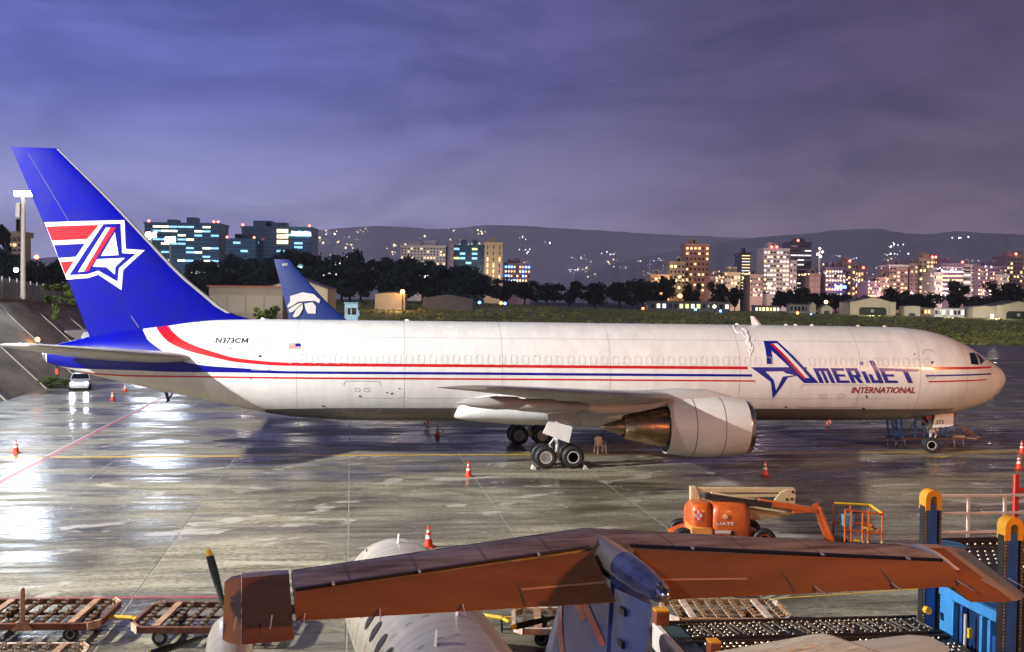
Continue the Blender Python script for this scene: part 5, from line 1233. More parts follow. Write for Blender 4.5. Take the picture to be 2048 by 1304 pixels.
# bright shrub on the bank
def shrub(loc, w, h_, label, mt_, seed, nm='shrub'):
    e = empty(nm, loc); tag(e, label, 'shrub'); put('foliage', crown_mesh(seed, mt_, 9, 130, .07), e, (0, 0, -h_ * .2), (0, 0, 0), (w, w, h_)); put('stem', TK[0], e, (0, 0, 0), (0, 0, 0), (w, w, h_)); return e
shrub(D(122, 606, 132), 4.4, 2.9, 'bright green shrub on top of the concrete bank', M_LEAFB, 51); shrub(D(108, 640, 119), 1.5, 2.4, 'yellow-green weed hanging down the bank face', M_LEAFB, 52, 'weed')
shrub(D(545, 640, 285), 5.2, 5.5, 'bright bush below the long shed beside the eagle tail', M_LEAFB, 53); shrub(D(520, 640, 288), 4.6, 4.4, 'bright bush second left of the eagle tail', M_LEAFB, 54)
bw = shrub(bpt(104, .03), 4.5, 1.2, 'low weeds at the foot of the bank', M_LEAFB, 55, 'weed')

# ------------------------------------------------------------ second airliner's tail
M_2B = mat('airliner_navy_paint', (.010, .035, .22), .3, var=.3, scale=.5, coat=.4)
A2 = empty('airliner', (D(575, 600, 108).x + 2.5, 108, 0), .12); tag(A2, 'parked airliner whose navy tail fin with a white eagle emblem rises behind the freighter', 'airplane')
def a2p(u, v):
    p = D(u, v, 108); return ((p.x - A2.location.x) / math.cos(.12), p.z)
poly = [a2p(550, 520), a2p(580, 522), a2p(687, 636), (a2p(700, 650)[0] + 2, 5.0), a2p(582, 668), a2p(578, 636)]
def tfin(poly, t0, t1):
    zs = [5.0 + (12.2 - 5.0) * i / 12 for i in range(13)]; rings = []
    le = sorted([(p[1], p[0]) for p in (poly[1], poly[2], poly[3])]); te = sorted([(p[1], p[0]) for p in (poly[0], poly[5], poly[4])])
    for z in zs:
        a, b = interp(le, z), interp(te, z); S3 = [0, .02, .08, .2, .4, .7, 1]; up_ = [Vector((a + (b - a) * s_, foil(s_) * .09 * (a - b), z)) for s_ in S3]
        rings.append(up_ + [Vector((q.x, -q.y, q.z)) for q in reversed(up_[1:])])
    return rings
mb = MB(); mb.loft(tfin(poly, 0, 0)); f2 = mb.build('tail_fin', M_2B, A2, 50)
def q2(p): return a2p(260 + p[0] / 2.844, 420 + p[1] / 2.844)
for nm, ps in (('emblem_crest', [(915, 490), (985, 468), (1045, 478), (1082, 512), (1076, 530), (1050, 516), (1010, 518), (960, 522), (925, 546), (903, 556), (899, 545), (915, 522)]), ('emblem_feather', [(905, 566), (958, 532), (984, 528), (955, 556), (930, 578), (912, 582)]), ('emblem_feather', [(930, 604), (946, 570), (984, 534), (986, 562), (965, 600), (945, 610)]), ('emblem_face', [(994, 532), (1040, 524), (1058, 546), (1056, 590), (1014, 588), (1000, 562)])):
    bm_obj(cut_map([[q2(p) for p in ps]], lambda x, z: Vector((x, -.36, z))), nm, M_WHITE, f2)
mb = MB(); vs, fs = text_polys('807', bold=.02); mb.add([((lambda q: (q[0], -.17, q[1]))(a2p(566 + a * 11, 532 - b * 5))) for a, b in vs], fs); mb.build('tail_number', M_WHITE, f2)
mb = MB(); mb.loft([[Vector((x, r_ * math.cos(a), zc + r_ * math.sin(a))) for a in (2 * math.pi * k / 32 for k in range(32))] for x, r_, zc in ((34, .1, 2.6), (33, .9, 2.8), (30.5, 1.75, 3.1), (28, 1.9, 3.2), (8, 1.9, 3.2), (4, 1.5, 3.6), (0, .7, 4.3), (-2, .25, 4.6))]); mb.build('fuselage', M_WHITE, A2, 60)
for sg in (-1, 1):
    surface('wing', [(1, 22.5, 7, 2.2, .12, 0), (6, 18.5, 4.5, 2.6, .11, 0), (17, 11, 1.5, 3.8, .1, 0)], M_WINGG, A2, sgn=sg); surface('tailplane', [(.5, 3.0, 3.5, 4.6, .1, 0), (7, -1.2, 1.4, 5.2, .09, 0)], M_WINGG, A2, sgn=sg)
    g_ = empty('main_gear', (16.5, sg * 2.86, 0)); g_.parent = A2
    for dy in (-.4, .4): add_wheel(g_, (0, dy, .56), flip=dy > 0)
    mb = MB(); mb.cyl((0, 0, .5), (0, 0, 2.4), .14); mb.build('oleo_strut', M_STEEL, g_)
g_ = empty('nose_gear', (31, 0, 0)); g_.parent = A2
for dy in (-.2, .2): add_wheel(g_, (0, dy, .47), TN, RN, flip=dy > 0)
mb = MB(); mb.cyl((0, 0, .4), (0, 0, 1.9), .1); mb.build('oleo_strut', M_STEEL, g_)
# pale blue lift cabin
LC = empty('lift_cabin', D(704, 640, 125)); LC.location.z = 0; tag(LC, 'pale blue lift cabin standing behind the freighter right of the eagle tail', 'cabin')
M_PB = mat('pale_blue_paint', (.30, .50, .60), .45, var=.2)
for x in (-.65, .65):
    for y in (-.65, .65):
        mb = MB(); mb.box(x - .07, x + .07, y - .07, y + .07, 0, 8.0); mb.build('corner_post', M_PB, LC)
for z in (2, 4, 6.0):
    mb = MB(); mb.box(-.72, .72, -.72, .72, z - .06, z + .06); mb.build('floor_frame', M_PB, LC)
for z0, z1 in ((6.1, 6.75), (7.5, 7.95)):
    mb = MB(); mb.box(-.6, .6, -.70, -.66, z0, z1); mb.build('cabin_panel', M_PB, LC)
mb = MB(); mb.box(-.8, .8, -.8, .8, 7.98, 8.12); mb.build('cabin_roof', M_PB, LC, bevel=.03)
mb = MB(); mb.box(-.06, .06, -.71, -.66, 6.76, 7.49); mb.build('mullion', M_PB, LC)

# ------------------------------------------------------------ hangars and sheds
M_CREAM = mat('hangar_cream_wall', (.74, .66, .48), .7, var=.15, scale=.3); M_ROOFD = mat('hangar_roof', (.20, .18, .16), .6, var=.3, scale=.3); M_DOOR = mat('hangar_door_green', (.045, .060, .045), .5, var=.3)
def zat(u, v, d_): return D(u, v, d_).z
def xat(u, d_): return D(u, 600, d_).x
def gable(name, label, u0, u1, ve, vp, vb, d_, depth=14, door=None, emblem=False, wall=M_CREAM, up_=None, cat='hangar'):
    xa, xb = xat(u0, d_), xat(u1, d_); uc = (u0 + u1) / 2 if up_ is None else up_; xc = xat(uc, d_); ze, zp = zat(u0, ve, d_), zat(uc, vp, d_); zb = min(zat(u0, vb, d_), terr(xc, d_)) - .5
    e = empty(name, (xc, d_, zb)); tag(e, label, cat); a, b = xa - xc, xb - xc; ze -= zb; zp -= zb
    mb = MB(); mb.prism([(a, 0), (b, 0), (b, ze), (0, zp), (a, ze)], 0, depth); mb.build('wall', wall, e)
    mb = MB(); rt_ = .35
    mb.prism([(a - .4, ze - .05), (0, zp + .08), (b + .4, ze - .05), (b + .4, ze + rt_ - .05), (0, zp + rt_ + .08), (a - .4, ze + rt_ - .05)], .5, depth + .3); mb.build('roof', M_ROOFD, e)
    w = b - a
    if emblem:
        for x0, x1 in ((a - .15, a + w * .13), (b - w * .13, b + .15)):
            mb = MB(); mb.box(x0, x1, -.35, .4, 0, ze + .5); mb.build('pylon', wall, e)
    if door:
        dw, dh = door; mb = MB(); k = 10; pts = [(-dw / 2, 0)] + [(-dw / 2 + dw * .12 * (1 - math.cos(t)) , dh * .7 + dh * .3 * math.sin(t)) for t in (math.pi / 2 * i / 4 for i in range(5))] + [(dw / 2 - dw * .12 * (1 - math.cos(t)), dh * .7 + dh * .3 * math.sin(t)) for t in (math.pi / 2 * (4 - i) / 4 for i in range(5))] + [(dw / 2, 0)]
        mb.prism(pts, -.06, .05); dr_ = mb.build('door', M_DOOR, e)
        if emblem:
            mb = MB(); mb.cyl((-.3, -.07, dh * .58), (-.3, -.14, dh * .58), dh * .19, n=18); bd = mb.build('badge', M_WHITE, dr_)
            mb = MB(); mb.add([(-.3 - dh * .12, -.15, dh * .66), (-.3, -.15, dh * .44), (-.3 + dh * .12, -.15, dh * .66), (-.3, -.15, dh * .58)], [(0, 1, 2, 3)]); mb.build('badge_mark', M_DOOR, bd)
        for i in range(1, 6):
            x = -dw / 2 + dw * i / 6; mb = MB(); mb.box(x - .05, x + .05, -.09, -.055, 0, dh * .72); mb.build('door_seam', M_DK, dr_)
    return e
gable('gabled_hangar', 'cream gabled hangar with a round badge on its dark arched door', 1701, 1791, 605, 595, 629, 600, 20, (14.5, 4.6), True)
gable('gabled_hangar', 'cream gabled hangar with badge cut off by the right edge', 1996, 2082, 612, 603, 637, 590, 20, (13.5, 4.4), True)
gable('annex', 'plain cream wall building left of the rightmost hangar', 1946, 1998, 614, 612, 637, 596, 12, cat='building'); gable('gatehouse', 'small white building with square dark door', 1809, 1841, 613, 612, 630, 602, 8, (3.4, 2.0), cat='building')
gable('chapel', 'tiny white gabled building with dark arched door left of the gabled hangar', 1643, 1665, 616, 610, 629, 604, 8, (3.0, 2.6), cat='building'); gable('guardhouse', 'tiny pale gabled hut at the end of the lit fence', 1620, 1632, 610, 605, 628, 606, 6, cat='building')
gable('gabled_hangar', 'pale gabled hangar behind the eagle tail', 531, 655, 577, 556, 600, 380, 18); gable('small_house', 'small pale house with an orange lamp beside the tree row', 750, 810, 588, 585.5, 601, 440, 10, cat='house')
gable('low_shed', 'very low arched shed right of the small house', 845, 945, 598, 591, 606, 452, 10, wall=M_ROOFD, cat='shed')
def longb(name, label, u0, u1, vt, vb, d_, depth, nb, wall, roof, win, cat='building', fr=.6):
    xa, xb = xat(u0, d_), xat(u1, d_); xc = (xa + xb) / 2; zt = zat((u0 + u1) / 2, vt, d_); zb = min(zat((u0 + u1) / 2, vb, d_), terr(xc, d_)) - .4
    e = empty(name, (xc, d_, zb)); tag(e, label, cat); w, hh = xb - xa, zt - zb
    mb = MB(); mb.box(-w / 2, w / 2, 0, depth, 0, hh); mb.build('wall', wall, e); mb = MB(); mb.box(-w / 2 - .5, w / 2 + .5, -.6, depth + .5, hh + .003, hh + .35); mb.build('roof', roof, e)
    wm = MB(); ww = w / nb * fr; wm.box(-ww / 2, ww / 2, -.08, .02, 0, hh * .42); me = wm.mesh('window', win[0])
    mes = [me] + [me.copy() for _ in win[1:]]
    for m_, w_ in zip(mes, win): m_.materials[0] = w_
    for i in range(nb): put('window', random.choice(mes), e, (-w / 2 + w * (i + .5) / nb, 0, hh * .38))
    return e
M_LW = lamp_mat('lit_window_warm', (1.0, .66, .34), 1.7); M_LC = lamp_mat('lit_window_cool', (.95, .93, .92), 1.2); M_LY = lamp_mat('lit_window_yellow', (1.0, .74, .34), 3.0); M_LG = lamp_mat('lit_window_green', (.75, .85, .35), 1.3)
M_DWN = mat('dark_window', (.012, .018, .03), .12); M_REDL = lamp_mat('red_beacon', (1.0, .08, .05), 18); M_AMB = lamp_mat('amber_lamp', (1.0, .33, .04), 34); M_BLU = lamp_mat('blue_lamp', (.05, .18, 1.0), 26); M_WHL = lamp_mat('white_lamp', (1.0, .93, .82), 20)
SHED_R = mat('shed_red_edge', (.55, .16, .10), .5)
sh = longb('long_shed', 'long pale shed with red roof edge left of the eagle tail', 418, 566, 574, 612, 300, 10, 4, mat('shed_wall', (.46, .41, .32), .7, var=.2, scale=.3), SHED_R, [mat('shed_panel', (.52, .47, .38), .6)], 'shed', .92)
longb('lit_fence_building', 'long low building with a row of lit windows behind blue taxiway lights', 1300, 1460, 604, 623, 610, 8, 14, mat('lowwall', (.16, .16, .15), .7), M_ROOFD, [M_LG, M_LC, M_DWN, M_DWN, M_LG])
longb('lit_fence_building', 'low building with bright green-white windows left of the tiny huts', 1510, 1560, 612, 625, 606, 8, 7, mat('lowwall2', (.2, .19, .15), .7), M_ROOFD, [M_LY, M_LC, M_LG]); longb('terrace_house', 'white two-storey terrace right of the square-door building', 1869, 1930, 617, 635, 602, 8, 8, M_WHITE, M_ROOFD, [M_DWN, M_LC, M_DWN]); longb('arcade', 'pale arcade with dark bays beside the tiny white chapel', 1580, 1625, 609, 628, 615, 8, 6, mat('arcade_wall', (.5, .46, .4), .7), M_ROOFD, [M_DWN])
longb('service_yard', 'dark low wall right of the gabled hangar', 1842, 1868, 616, 631, 608, 6, 4, mat('yard_wall', (.35, .26, .17), .7), M_ROOFD, [M_DWN, M_LW])

# ------------------------------------------------------------ city towers
def tower(name, label, u0, u1, vt, d_, wall, rows, cols, wins, ww=.62, wh=.5, depth=30, rz=0, zb=2.0, beacons=(), top=None, vlow=None):
    xa, xb = xat(u0, d_), xat(u1, d_); xc = (xa + xb) / 2; zt = zat((u0 + u1) / 2, vt, d_); w = xb - xa; hh = zt - zb
    e = empty(name, (xc, d_, zb), rz); tag(e, label, 'building')
    mb = MB(); mb.box(-w / 2, w / 2, 0, depth, 0, hh); mb.build('wall', wall, e); mb = MB(); mb.box(-w / 2 - .6, w / 2 + .6, -.6, depth + .6, hh + .01, hh + 1.6); mb.build('parapet', top or wall, e)
    rp = random.Random(len(label))
    for q in range(2):
        x0 = rp.uniform(-.4, .15) * w; mb = MB(); mb.box(x0, x0 + w * rp.uniform(.12, .3), depth * .2, depth * .6, hh + 1.62, hh + 1.62 + rp.uniform(2.5, 5)); mb.build('roof_plant', wall, e)
    vis = hh if vlow is None else zt - zat((u0 + u1) / 2, vlow, d_)
    fh = vis / rows; cw_ = w / cols; wm = MB(); wm.box(-cw_ * ww / 2, cw_ * ww / 2, -.25, .05, -fh * wh / 2, fh * wh / 2); me = wm.mesh('window', wins[0]); mes = {}
    for q in wins:
        if q.name not in mes: mes[q.name] = me.copy(); mes[q.name].materials[0] = q
    rnd = random.Random(sum(map(ord, label)))
    for r_ in range(rows):
        for c_ in range(cols):
            q = rnd.choice(wins); put('window', mes[q.name], e, (-w / 2 + cw_ * (c_ + .5), 0, hh - fh * (r_ + .55)))
    for bx0 in beacons:
        mb = MB(); s_ = d_ / F * 2.4; mb.lathe([(-s_, .05), (-s_ * .5, s_ * .8), (0, s_), (s_ * .5, s_ * .8), (s_, .05)], (-w / 2 + w * bx0, -.5, hh + 1.6 + s_), 'z', 10); mb.build('beacon', M_REDL, e)
    return e
T1 = 900
M_TG = mat('teal_glass', (.03, .10, .15), .12, var=.3, scale=.05); M_TGD = mat('teal_glass_dark', (.015, .05, .09), .15)
M_LBAND = lamp_mat('lit_band', (1.0, .88, .58), 2.6); M_LBANDC = lamp_mat('lit_band_cool', (.35, .72, 1.0), 1.1)
tower('glass_office', 'teal glass office block with bright lit floors and red roof beacons, left of the other', 288, 437, 449, T1, M_TG, 9, 9, [M_TGD, M_TGD, M_LBAND, M_LBANDC, M_TGD, M_LBAND, M_LBANDC], .93, .42, beacons=(.06, .93, .99), vlow=525)
tower('glass_office', 'stepped teal glass office block with a lit sign, right of the other', 482, 622, 457, T1, M_TG, 8, 8, [M_TGD, M_TGD, M_TGD, M_TGD, M_TGD, M_LBANDC], .95, .5, beacons=(.02, .97), vlow=522)
tower('office_wing', 'low teal wing of the stepped glass office block', 450, 510, 481, T1 - 15, M_TG, 5, 4, [M_TGD, M_TGD, M_TGD, M_LBANDC], .95, .5, beacons=(.06, .96), vlow=522, depth=10)
SG = empty('lit_sign', D(602, 467, T1 - 1.5)); tag(SG, 'bright white sign on the stepped glass office block', 'sign')
for i, (a, b) in enumerate(((-19, -14), (-13, -7), (-6, -1), (0, 6), (7, 12), (13, 19))):
    k = T1 / F; mb = MB(); mb.box(a * k, b * k, -.5, 0, -3.5 * k, (4.5 if i % 2 == 0 else 3) * k); mb.build('sign_letter', lamp_mat('sign_glow', (.85, .95, 1.0), 6), SG)
for i in range(3):
    mb = MB(); k = T1 / F; p = D(565, 462 + i * 11, T1 - 1.2); o = mb.box(-11 * k, 11 * k, -.4, 0, -3.6 * k, 3.6 * k).build('lit_floor', M_LY, SG); o.location = p - SG.location
M_TW = mat('tower_white', (.60, .54, .52), .7, var=.15, scale=.05); M_TP = mat('tower_pink', (.42, .27, .25), .7, var=.2, scale=.05); M_TO = mat('tower_orange', (.55, .30, .19), .7, var=.2, scale=.05); M_TD = mat('tower_dark', (.07, .06, .09), .4, var=.3, scale=.05); M_TT = mat('tower_tan', (.55, .43, .28), .7, var=.15, scale=.05); M_TV = mat('tower_violet', (.30, .20, .30), .6, var=.2, scale=.05)
d0, w0, c0_, y0_ = M_DWN, M_LW, M_LC, M_LY
tower('flat_block', 'grey-white apartment block left of the blue glass block', 800, 890, 494, 1000, M_TW, 6, 14, [d0, d0, d0, w0, M_TGD], .5, .45, vlow=530); tower('roof_house', 'white stair house on the grey-white apartment block', 852, 868, 487, 1010, M_TW, 1, 2, [d0], .4, .4, vlow=494)
tower('blue_block', 'blue glass block between the apartment block and the tan tower', 906, 966, 493, 1000, M_TG, 4, 5, [M_TGD, M_TGD, M_LBANDC, M_LG], .9, .45, vlow=530); tower('pale_pier', 'narrow pink pier at the left edge of the blue glass block', 899, 906, 491, 995, M_TP, 3, 1, [d0], .2, .3, vlow=530, depth=8); tower('tan_tower', 'plain tan tower beside the blue glass block', 968, 1004, 488, 980, M_TT, 6, 3, [d0, y0_, d0], .16, .6, vlow=560)
tower('violet_block', 'violet lit low block right of the tan tower', 1008, 1060, 529, 1000, M_TV, 4, 9, [d0, w0, y0_, M_BLU], .5, .4, vlow=565)
tower('orange_tower', 'orange-lit apartment tower with small dark windows', 1369, 1417, 491, 1000, M_TO, 9, 6, [d0, d0, d0, w0], .5, .42, vlow=585); tower('orange_block', 'lower cream block left of the orange-lit tower', 1338, 1369, 527, 990, M_TT, 5, 4, [d0, d0, y0_], .5, .42, vlow=580)
tower('slim_tower', 'slim tower of thin lit floors between the orange and white towers', 1481, 1500, 508, 1010, M_TD, 12, 1, [w0, w0, M_LC], .85, .3, vlow=580)
tower('white_tower', 'bright white apartment tower with red roof beacons', 1526, 1577, 500, 980, M_TW, 10, 8, [d0, M_LW, M_LC, d0, M_LC], .6, .4, beacons=(.3, .5), vlow=590); tower('dark_tower', 'dark tower with pale floor lines behind the bright white one', 1579, 1621, 487, 1020, M_TD, 10, 3, [M_LC, d0, mat('pale_band', (.5, .48, .48), .6)], .9, .28, vlow=580, beacons=(.35,)); tower('white_annex', 'plain white slab in front of the dark tower', 1571, 1592, 524, 985, M_TW, 6, 3, [d0, M_LC], .4, .4, vlow=590)
tower('pink_slab', 'blank pink slab left of the violet hotel', 1618, 1640, 550, 985, M_TP, 4, 2, [mat('pinkwin', (.5, .35, .33), .6)], .5, .4, vlow=595); tower('violet_hotel', 'violet hotel with a lit blue sign', 1650, 1690, 538, 990, M_TV, 6, 7, [d0, w0, M_LC, M_LW], .6, .4, vlow=592); tower('violet_hotel', 'pink stair tower with orange roof lamps', 1684, 1711, 528, 1000, M_TP, 6, 3, [d0, w0, d0], .4, .4, vlow=592, beacons=(.5,)); tower('violet_hotel', 'low pink wing with red beacon right of the stair tower', 1709, 1732, 541, 1005, M_TP, 4, 4, [d0, w0, M_LW], .5, .4, vlow=590, beacons=(.7,))
hs = MB(); k = .43; hs.box(-12 * k, 12 * k, -.6, 0, -3 * k, 3 * k); o = hs.build('hotel_sign', lamp_mat('blue_sign_glow', (.12, .2, 1.0), 7), None, bevel=.3); o.location = D(1681, 574, 984); tag(o, 'glowing blue sign on the violet hotel', 'sign')
tower('pink_tower', 'pink twin-slab tower, leftmost of the right cluster', 1777, 1815, 533, 980, M_TP, 8, 5, [d0, M_LW, d0, d0, mat('pinkslab', (.46, .30, .27), .7)], .6, .4, vlow=595, top=M_WHITE); tower('pink_tower', 'plain pink slab tower second in the right cluster', 1818, 1836, 530, 985, M_TP, 8, 2, [d0, w0, d0, d0], .3, .4, vlow=598); tower('cream_tower', 'cream tower with lit stair windows beside the pink slabs', 1837, 1866, 520, 990, M_TT, 9, 4, [d0, y0_, d0, w0], .45, .4, vlow=595, beacons=(.9,)); tower('red_topped_tower', 'dark pink tower with red beacons behind the cream one', 1858, 1880, 520, 1010, M_TP, 8, 4, [d0, w0, d0], .5, .4, vlow=590, beacons=(.2, .5))
tower('banded_building', 'wide building with curved white floor bands', 1882, 1925, 530, 975, M_TV, 7, 1, [M_LC, mat('whiteband', (.65, .6, .6), .6), M_LW], .96, .35, vlow=590, beacons=(.95,)); tower('banded_building', 'right half of the white-banded building', 1925, 1957, 532, 980, M_TW, 8, 2, [d0, M_LC, d0], .8, .4, vlow=590); tower('lit_block', 'grid-windowed block with many warm lights left of the right edge', 1955, 2012, 536, 970, M_TV, 7, 12, [d0, d0, w0, y0_, d0, M_LW], .5, .4, vlow=592); tower('edge_tower', 'pink tower cut by the right edge', 2012, 2070, 514, 985, M_TP, 9, 9, [d0, w0, d0, y0_, d0], .5, .4, vlow=592, beacons=(.3,))
for u0_, u1_, vt_, wl_, lab_ in ((1420, 1446, 556, M_TP, 'low pink block right of the orange-lit tower'), (1448, 1480, 548, M_TT, 'low tan block left of the slim tower'), (1500, 1525, 552, M_TP, 'low pink block left of the bright white tower'), (1300, 1338, 552, M_TT, 'low tan block left of the orange towers'), (1735, 1757, 566, M_TV, 'low violet block between the hotel and the pink towers'), (1757, 1778, 558, M_TP, 'low pink block next to the leftmost pink tower'), (1868, 1884, 548, M_TW, 'low white block before the red-beacon tower'), (2000, 2016, 552, M_TW, 'low white block before the edge tower')):
    tower('low_block', lab_, u0_, u1_, vt_, 960, wl_, 4, 5, [d0, w0, d0, M_LW, d0], .5, .4, vlow=595)
tower('lattice_block', 'pale balcony block between the left tree and the mast', 14, 44, 474, 330, M_TT, 4, 3, [d0, d0, w0], .6, .5, vlow=515, depth=6)
PN = empty('radio_mast', (xat(1637, 990), 990, 2)); tag(PN, 'thin radio mast with white lamps beside the dark tower', 'mast'); zt = zat(1637, 497, 990) - 2
mb = MB(); mb.cyl((0, 0, 0), (0, 0, zt), 1.0, .8, 8); mb.build('pole', M_TW, PN)
for dx, dz in ((0, 0), (2.5, -3), (-2, -5), (.8, -7)):
    mb = MB(); mb.lathe([(-.9, .05), (0, .9), (.9, .05)], (dx, -1, zt + dz), 'z', 8); mb.build('lamp', M_WHL, PN)
# stadium floodlights beside the left glass block
for u, v, lab in ((303, 470, 'dazzling floodlight pole at the left end of the glass office'), (341, 479, 'dazzling floodlight pole in front of the glass office')):
    d_ = 420; p = D(u, v, d_); e = empty('floodlight_pole', (p.x, d_, 6.5)); tag(e, lab, 'floodlight'); zt = p.z - 6.5
    mb = MB(); mb.cyl((0, 0, 0), (0, 0, zt), .45, .3, 10); mb.build('pole', M_RAIL, e); mb = MB(); mb.box(-2.0, 2.0, -.25, .25, zt - .9, zt + 1.1); hd = mb.build('lamp_frame', M_RAIL, e)
    light('stadium_lamp', 'SPOT', (p.x, d_ - 1, p.z), 36000, (.78, .89, 1.0), (-22, 66, 0), spot_size=R(50), spot_blend=.5, shadow_soft_size=6)
    for i in range(4):
        for j in range(2): mb = MB(); mb.box(-1.8 + i * .95, -1.0 + i * .95, -.34, -.26, zt - .8 + j * .95, zt - .05 + j * .95); mb.build('lamp_glass', lamp_mat('stadium_glow', (.95, .98, 1.0), 90), hd)
# unseen point lights added to brighten the city and hangar fronts
for u_, v_, dd_, en, c_ in ((1345, 585, 945, 90000, (1, .55, .28)), (1510, 585, 925, 160000, (1, .82, .70)), (1640, 585, 945, 90000, (1, .62, .55)), (1795, 588, 935, 130000, (1, .62, .52)), (1915, 585, 930, 120000, (1, .75, .7)), (1985, 588, 930, 120000, (1, .62, .5)), (845, 545, 955, 70000, (1, .85, .7)), (985, 545, 945, 90000, (1, .8, .55)), (360, 530, 850, 90000, (.6, .85, 1)), (550, 530, 850, 60000, (.5, .8, 1)), (1746, 620, 572, 9000, (1, .88, .6)), (1900, 624, 580, 6000, (1, .92, .8)), (1990, 626, 568, 9000, (1, .88, .6)), (490, 600, 282, 3000, (1, .85, .65)), (600, 590, 360, 6000, (1, .85, .6)), (790, 596, 425, 4000, (1, .6, .25))):
    light('facade_fill_light', 'POINT', D(u_, v_, dd_), en * (.34 if dd_ > 700 else 1.0), c_, shadow_soft_size=1.0)
# single lamps
def lamp(name, u, v, d_, mt_, label, r_, group=None, zb=None, cat='lamp'):
    p = D(u, v, d_); z0 = terr(p.x, min(d_, 715)) if zb is None else zb; e = empty(name, (p.x, d_, z0)); tag(e, label, cat, group); h_ = max(p.z - z0, .2)
    mb = MB(); mb.cyl((0, 0, -.1), (0, 0, h_), r_ * .25, n=6); mb.build('stem', M_DK, e); mb = MB(); mb.lathe([(-r_, .02), (-r_ * .6, r_ * .8), (0, r_), (r_ * .6, r_ * .8), (r_, .02)], (0, 0, h_), 'z', 12); mb.build('lens', mt_, e, 60); return e
lamp('amber_lamp', 805, 583.5, 438, M_AMB, 'orange lamp at the small pale house', .85); lamp('amber_lamp', 75, 679, 112, M_AMB, 'orange lamp at the foot of the bank above the tailplane', .22, zb=1.0)
for ib, (u, v, m_) in enumerate(((941, 604, M_BLU), (959, 605, M_BLU), (1010, 607, M_BLU), (1391, 619, M_BLU), (1441, 622, M_BLU), (1622, 629, M_BLU))): lamp('taxiway_light', u, v, 470 if u < 1100 else 560, m_, ORD[ib] + ' blue taxiway light from the left along the far grass edge', .6 if u != 1622 else .35, 'blue taxiway lights')
for ib, (u, v) in enumerate(((1002, 606), (1286, 617), (1595, 626))): lamp('obstruction_light', u, v, 480 if u < 1100 else 560, lamp_mat('red_orange_lamp', (1.0, .16, .04), 26), ORD[ib] + ' red obstruction light from the left along the far grass edge', .6, 'red obstruction lights')
lamp('obstruction_light', 73, 514, 225, M_REDL, 'red lamp on a thin pole behind the fence', .45, zb=6.5); lamp('yard_lamp', 1360, 592, 612, M_AMB, 'orange-red lamp above the lit low building', 1.1); lamp('yard_lamp', 1652, 604, 625, lamp_mat('yellow_yard_lamp', (1.0, .62, .15), 20), 'yellow lamp behind the tiny white chapel', 1.0); lamp('yard_lamp', 1984, 632, 585, M_WHL, 'white lamp in front of the plain cream wall', .8)
lamp('yard_lamp', 1429, 613, 600, M_WHL, 'white lamp between the blue taxiway lights', .8); lamp('street_lamp', 32, 540, 210, M_WHL, 'pair of white lamps behind the mast', .45, zb=6.5)

# ------------------------------------------------------------ hills with scattered house lights
def hill(name, d_, crest, mt_, seed):
    rnd = random.Random(seed); cr_ = sorted(crest); vs = []; fs = []; K = 160; u0, u1 = cr_[0][0], cr_[-1][0]; rows = 10
    for i in range(K + 1):
        u = u0 + (u1 - u0) * i / K; v = interp(cr_, u) + rnd.uniform(-.8, .8); p = D(u, v, d_)
        for j in range(rows):
            t = j / (rows - 1); vs.append((p.x * (1 - .25 * (1 - t)), d_ * (1 - .25 * (1 - t)) , 1 + (p.z - 1) * t ** 1.3 + (rnd.uniform(-8, 8) if 0 < j < rows - 1 else 0)))
    for i in range(K):
        for j in range(rows - 1): fs.append((i * rows + j, (i + 1) * rows + j, (i + 1) * rows + j + 1, i * rows + j + 1))
    mb = MB(); mb.add(vs, fs); o = mb.build(name, mt_, None, 80); o['kind'] = 'structure'; return o
M_HILL = mat('hill_haze_tint', (.60, .56, .60), .9, var=.25, scale=.003); M_HILL2 = mat('far_hill_haze_tint', (.80, .78, .84), .9, var=.2, scale=.002)  # pale base colours carry painted-in haze, lighter than real scrub
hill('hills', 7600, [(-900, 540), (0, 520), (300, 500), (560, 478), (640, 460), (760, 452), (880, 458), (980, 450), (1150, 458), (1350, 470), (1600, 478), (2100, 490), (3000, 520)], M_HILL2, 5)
hill('hills', 6200, [(1150, 545), (1300, 512), (1420, 490), (1520, 474), (1620, 467), (1662, 461), (1704, 459), (1756, 457), (1787, 463), (1850, 469), (1912, 463), (1975, 466), (2080, 470), (2600, 500)], M_HILL, 6)
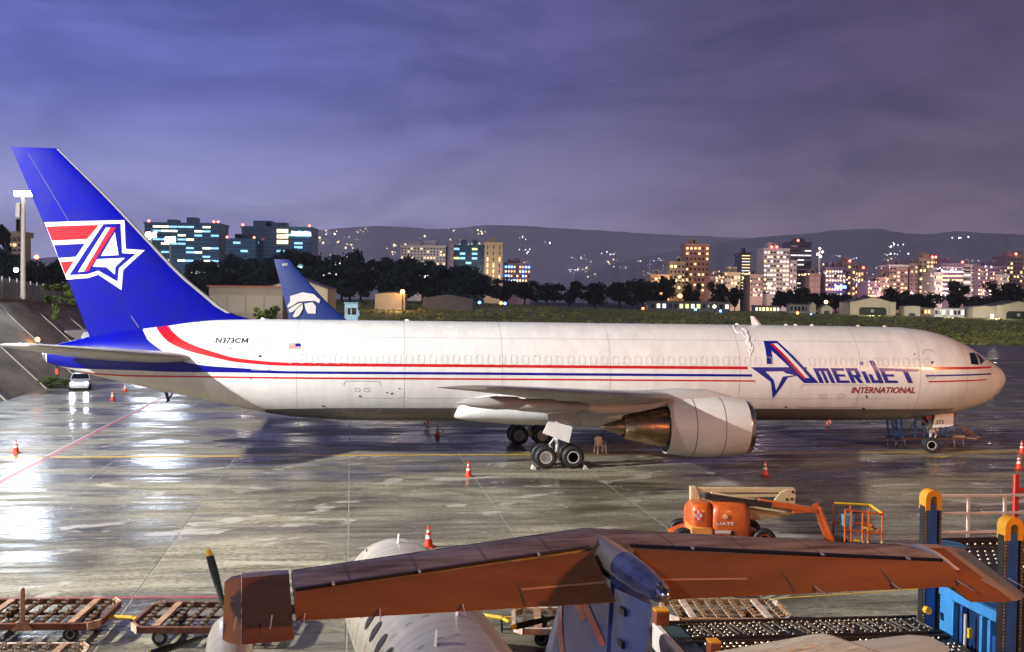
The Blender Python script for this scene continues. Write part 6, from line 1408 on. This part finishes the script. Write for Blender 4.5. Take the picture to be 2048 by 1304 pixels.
def sprinkle(name, label, n_, box, d_, mt_, smin, smax, seed, bias=1.0):
    rnd = random.Random(seed); mb = MB(); cen = [(rnd.uniform(box[0], box[1]), box[2] + (box[3] - box[2]) * rnd.random() ** bias) for _ in range(max(4, n_ // 6))]
    for i in range(n_):
        c_ = rnd.choice(cen); u = c_[0] + rnd.gauss(0, 9); v = c_[1] + rnd.gauss(0, 2.2); s_ = rnd.uniform(smin, smax) * d_ / F * .5; p = D(u, v, d_)
        s_ *= rnd.choice((.3, .4, .55, .7, 1, 1.25)); mb.lathe([(-s_, .05), (-s_ * .6, s_ * .8), (s_ * .6, s_ * .8), (s_, .05)], p, 'z', 6)
    return tag(mb.build(name, mt_), label, 'lights', kind='stuff')
L_WARM = lamp_mat('house_light_warm', (1.0, .72, .40), 2.0); L_CO = lamp_mat('house_light_cool', (.95, .95, 1.0), 2.6)
sprinkle('house_lights', 'warm house lights dotted over the hillside left of centre', 150, (615, 1000, 458, 520), 5600, L_WARM, 1.5, 4.2, 1, .8); sprinkle('house_lights', 'white house lights dotted over the hillside left of centre', 45, (620, 1340, 460, 522), 5500, L_CO, 1.5, 4.0, 2, .8)
sprinkle('house_lights', 'few white lights high on the right hills', 34, (1700, 2048, 462, 528), 4600, L_CO, 1.5, 4.2, 3, .6); sprinkle('house_lights', 'tiny warm lights at the foot of the hills behind the towers', 170, (1040, 2048, 512, 556), 3200, L_WARM, 1.0, 3.0, 13); sprinkle('house_lights', 'tiny white lights at the foot of the hills behind the towers', 60, (1040, 2048, 505, 556), 3150, L_CO, 1.0, 2.8, 14); sprinkle('city_lights', 'warm lights of the city blocks below the towers', 240, (1320, 2048, 540, 592), 940, L_WARM, 1.0, 3.6, 4); sprinkle('city_lights', 'white lights among the right towers', 80, (1320, 2048, 528, 590), 930, L_CO, 1.0, 3.4, 5); sprinkle('city_lights', 'lights among the trees left of centre', 26, (400, 960, 515, 560), 488, L_CO, .8, 2.2, 6)
SC.render.film_transparent = False
# ------------------------------------------------------------ night haze over the valley
hb = MB(); hb.box(-16000, 16000, -80, 8200, -2.5, 540)
hz_m = bpy.data.materials.new('night_haze'); hz_m.use_nodes = True; t = hz_m.node_tree; t.nodes.clear()
o_ = t.nodes.new('ShaderNodeOutputMaterial'); pv = t.nodes.new('ShaderNodeVolumePrincipled'); t.links.new(pv.outputs[0], o_.inputs['Volume'])
pv.inputs['Color'].default_value = (.95, .94, 1.0, 1); pv.inputs['Density'].default_value = .00007; pv.inputs['Anisotropy'].default_value = .2
tag(hb.build('haze', hz_m, None), 'thin night haze over the apron and valley', 'haze', kind='stuff')
SC.cycles.volume_bounces = 0
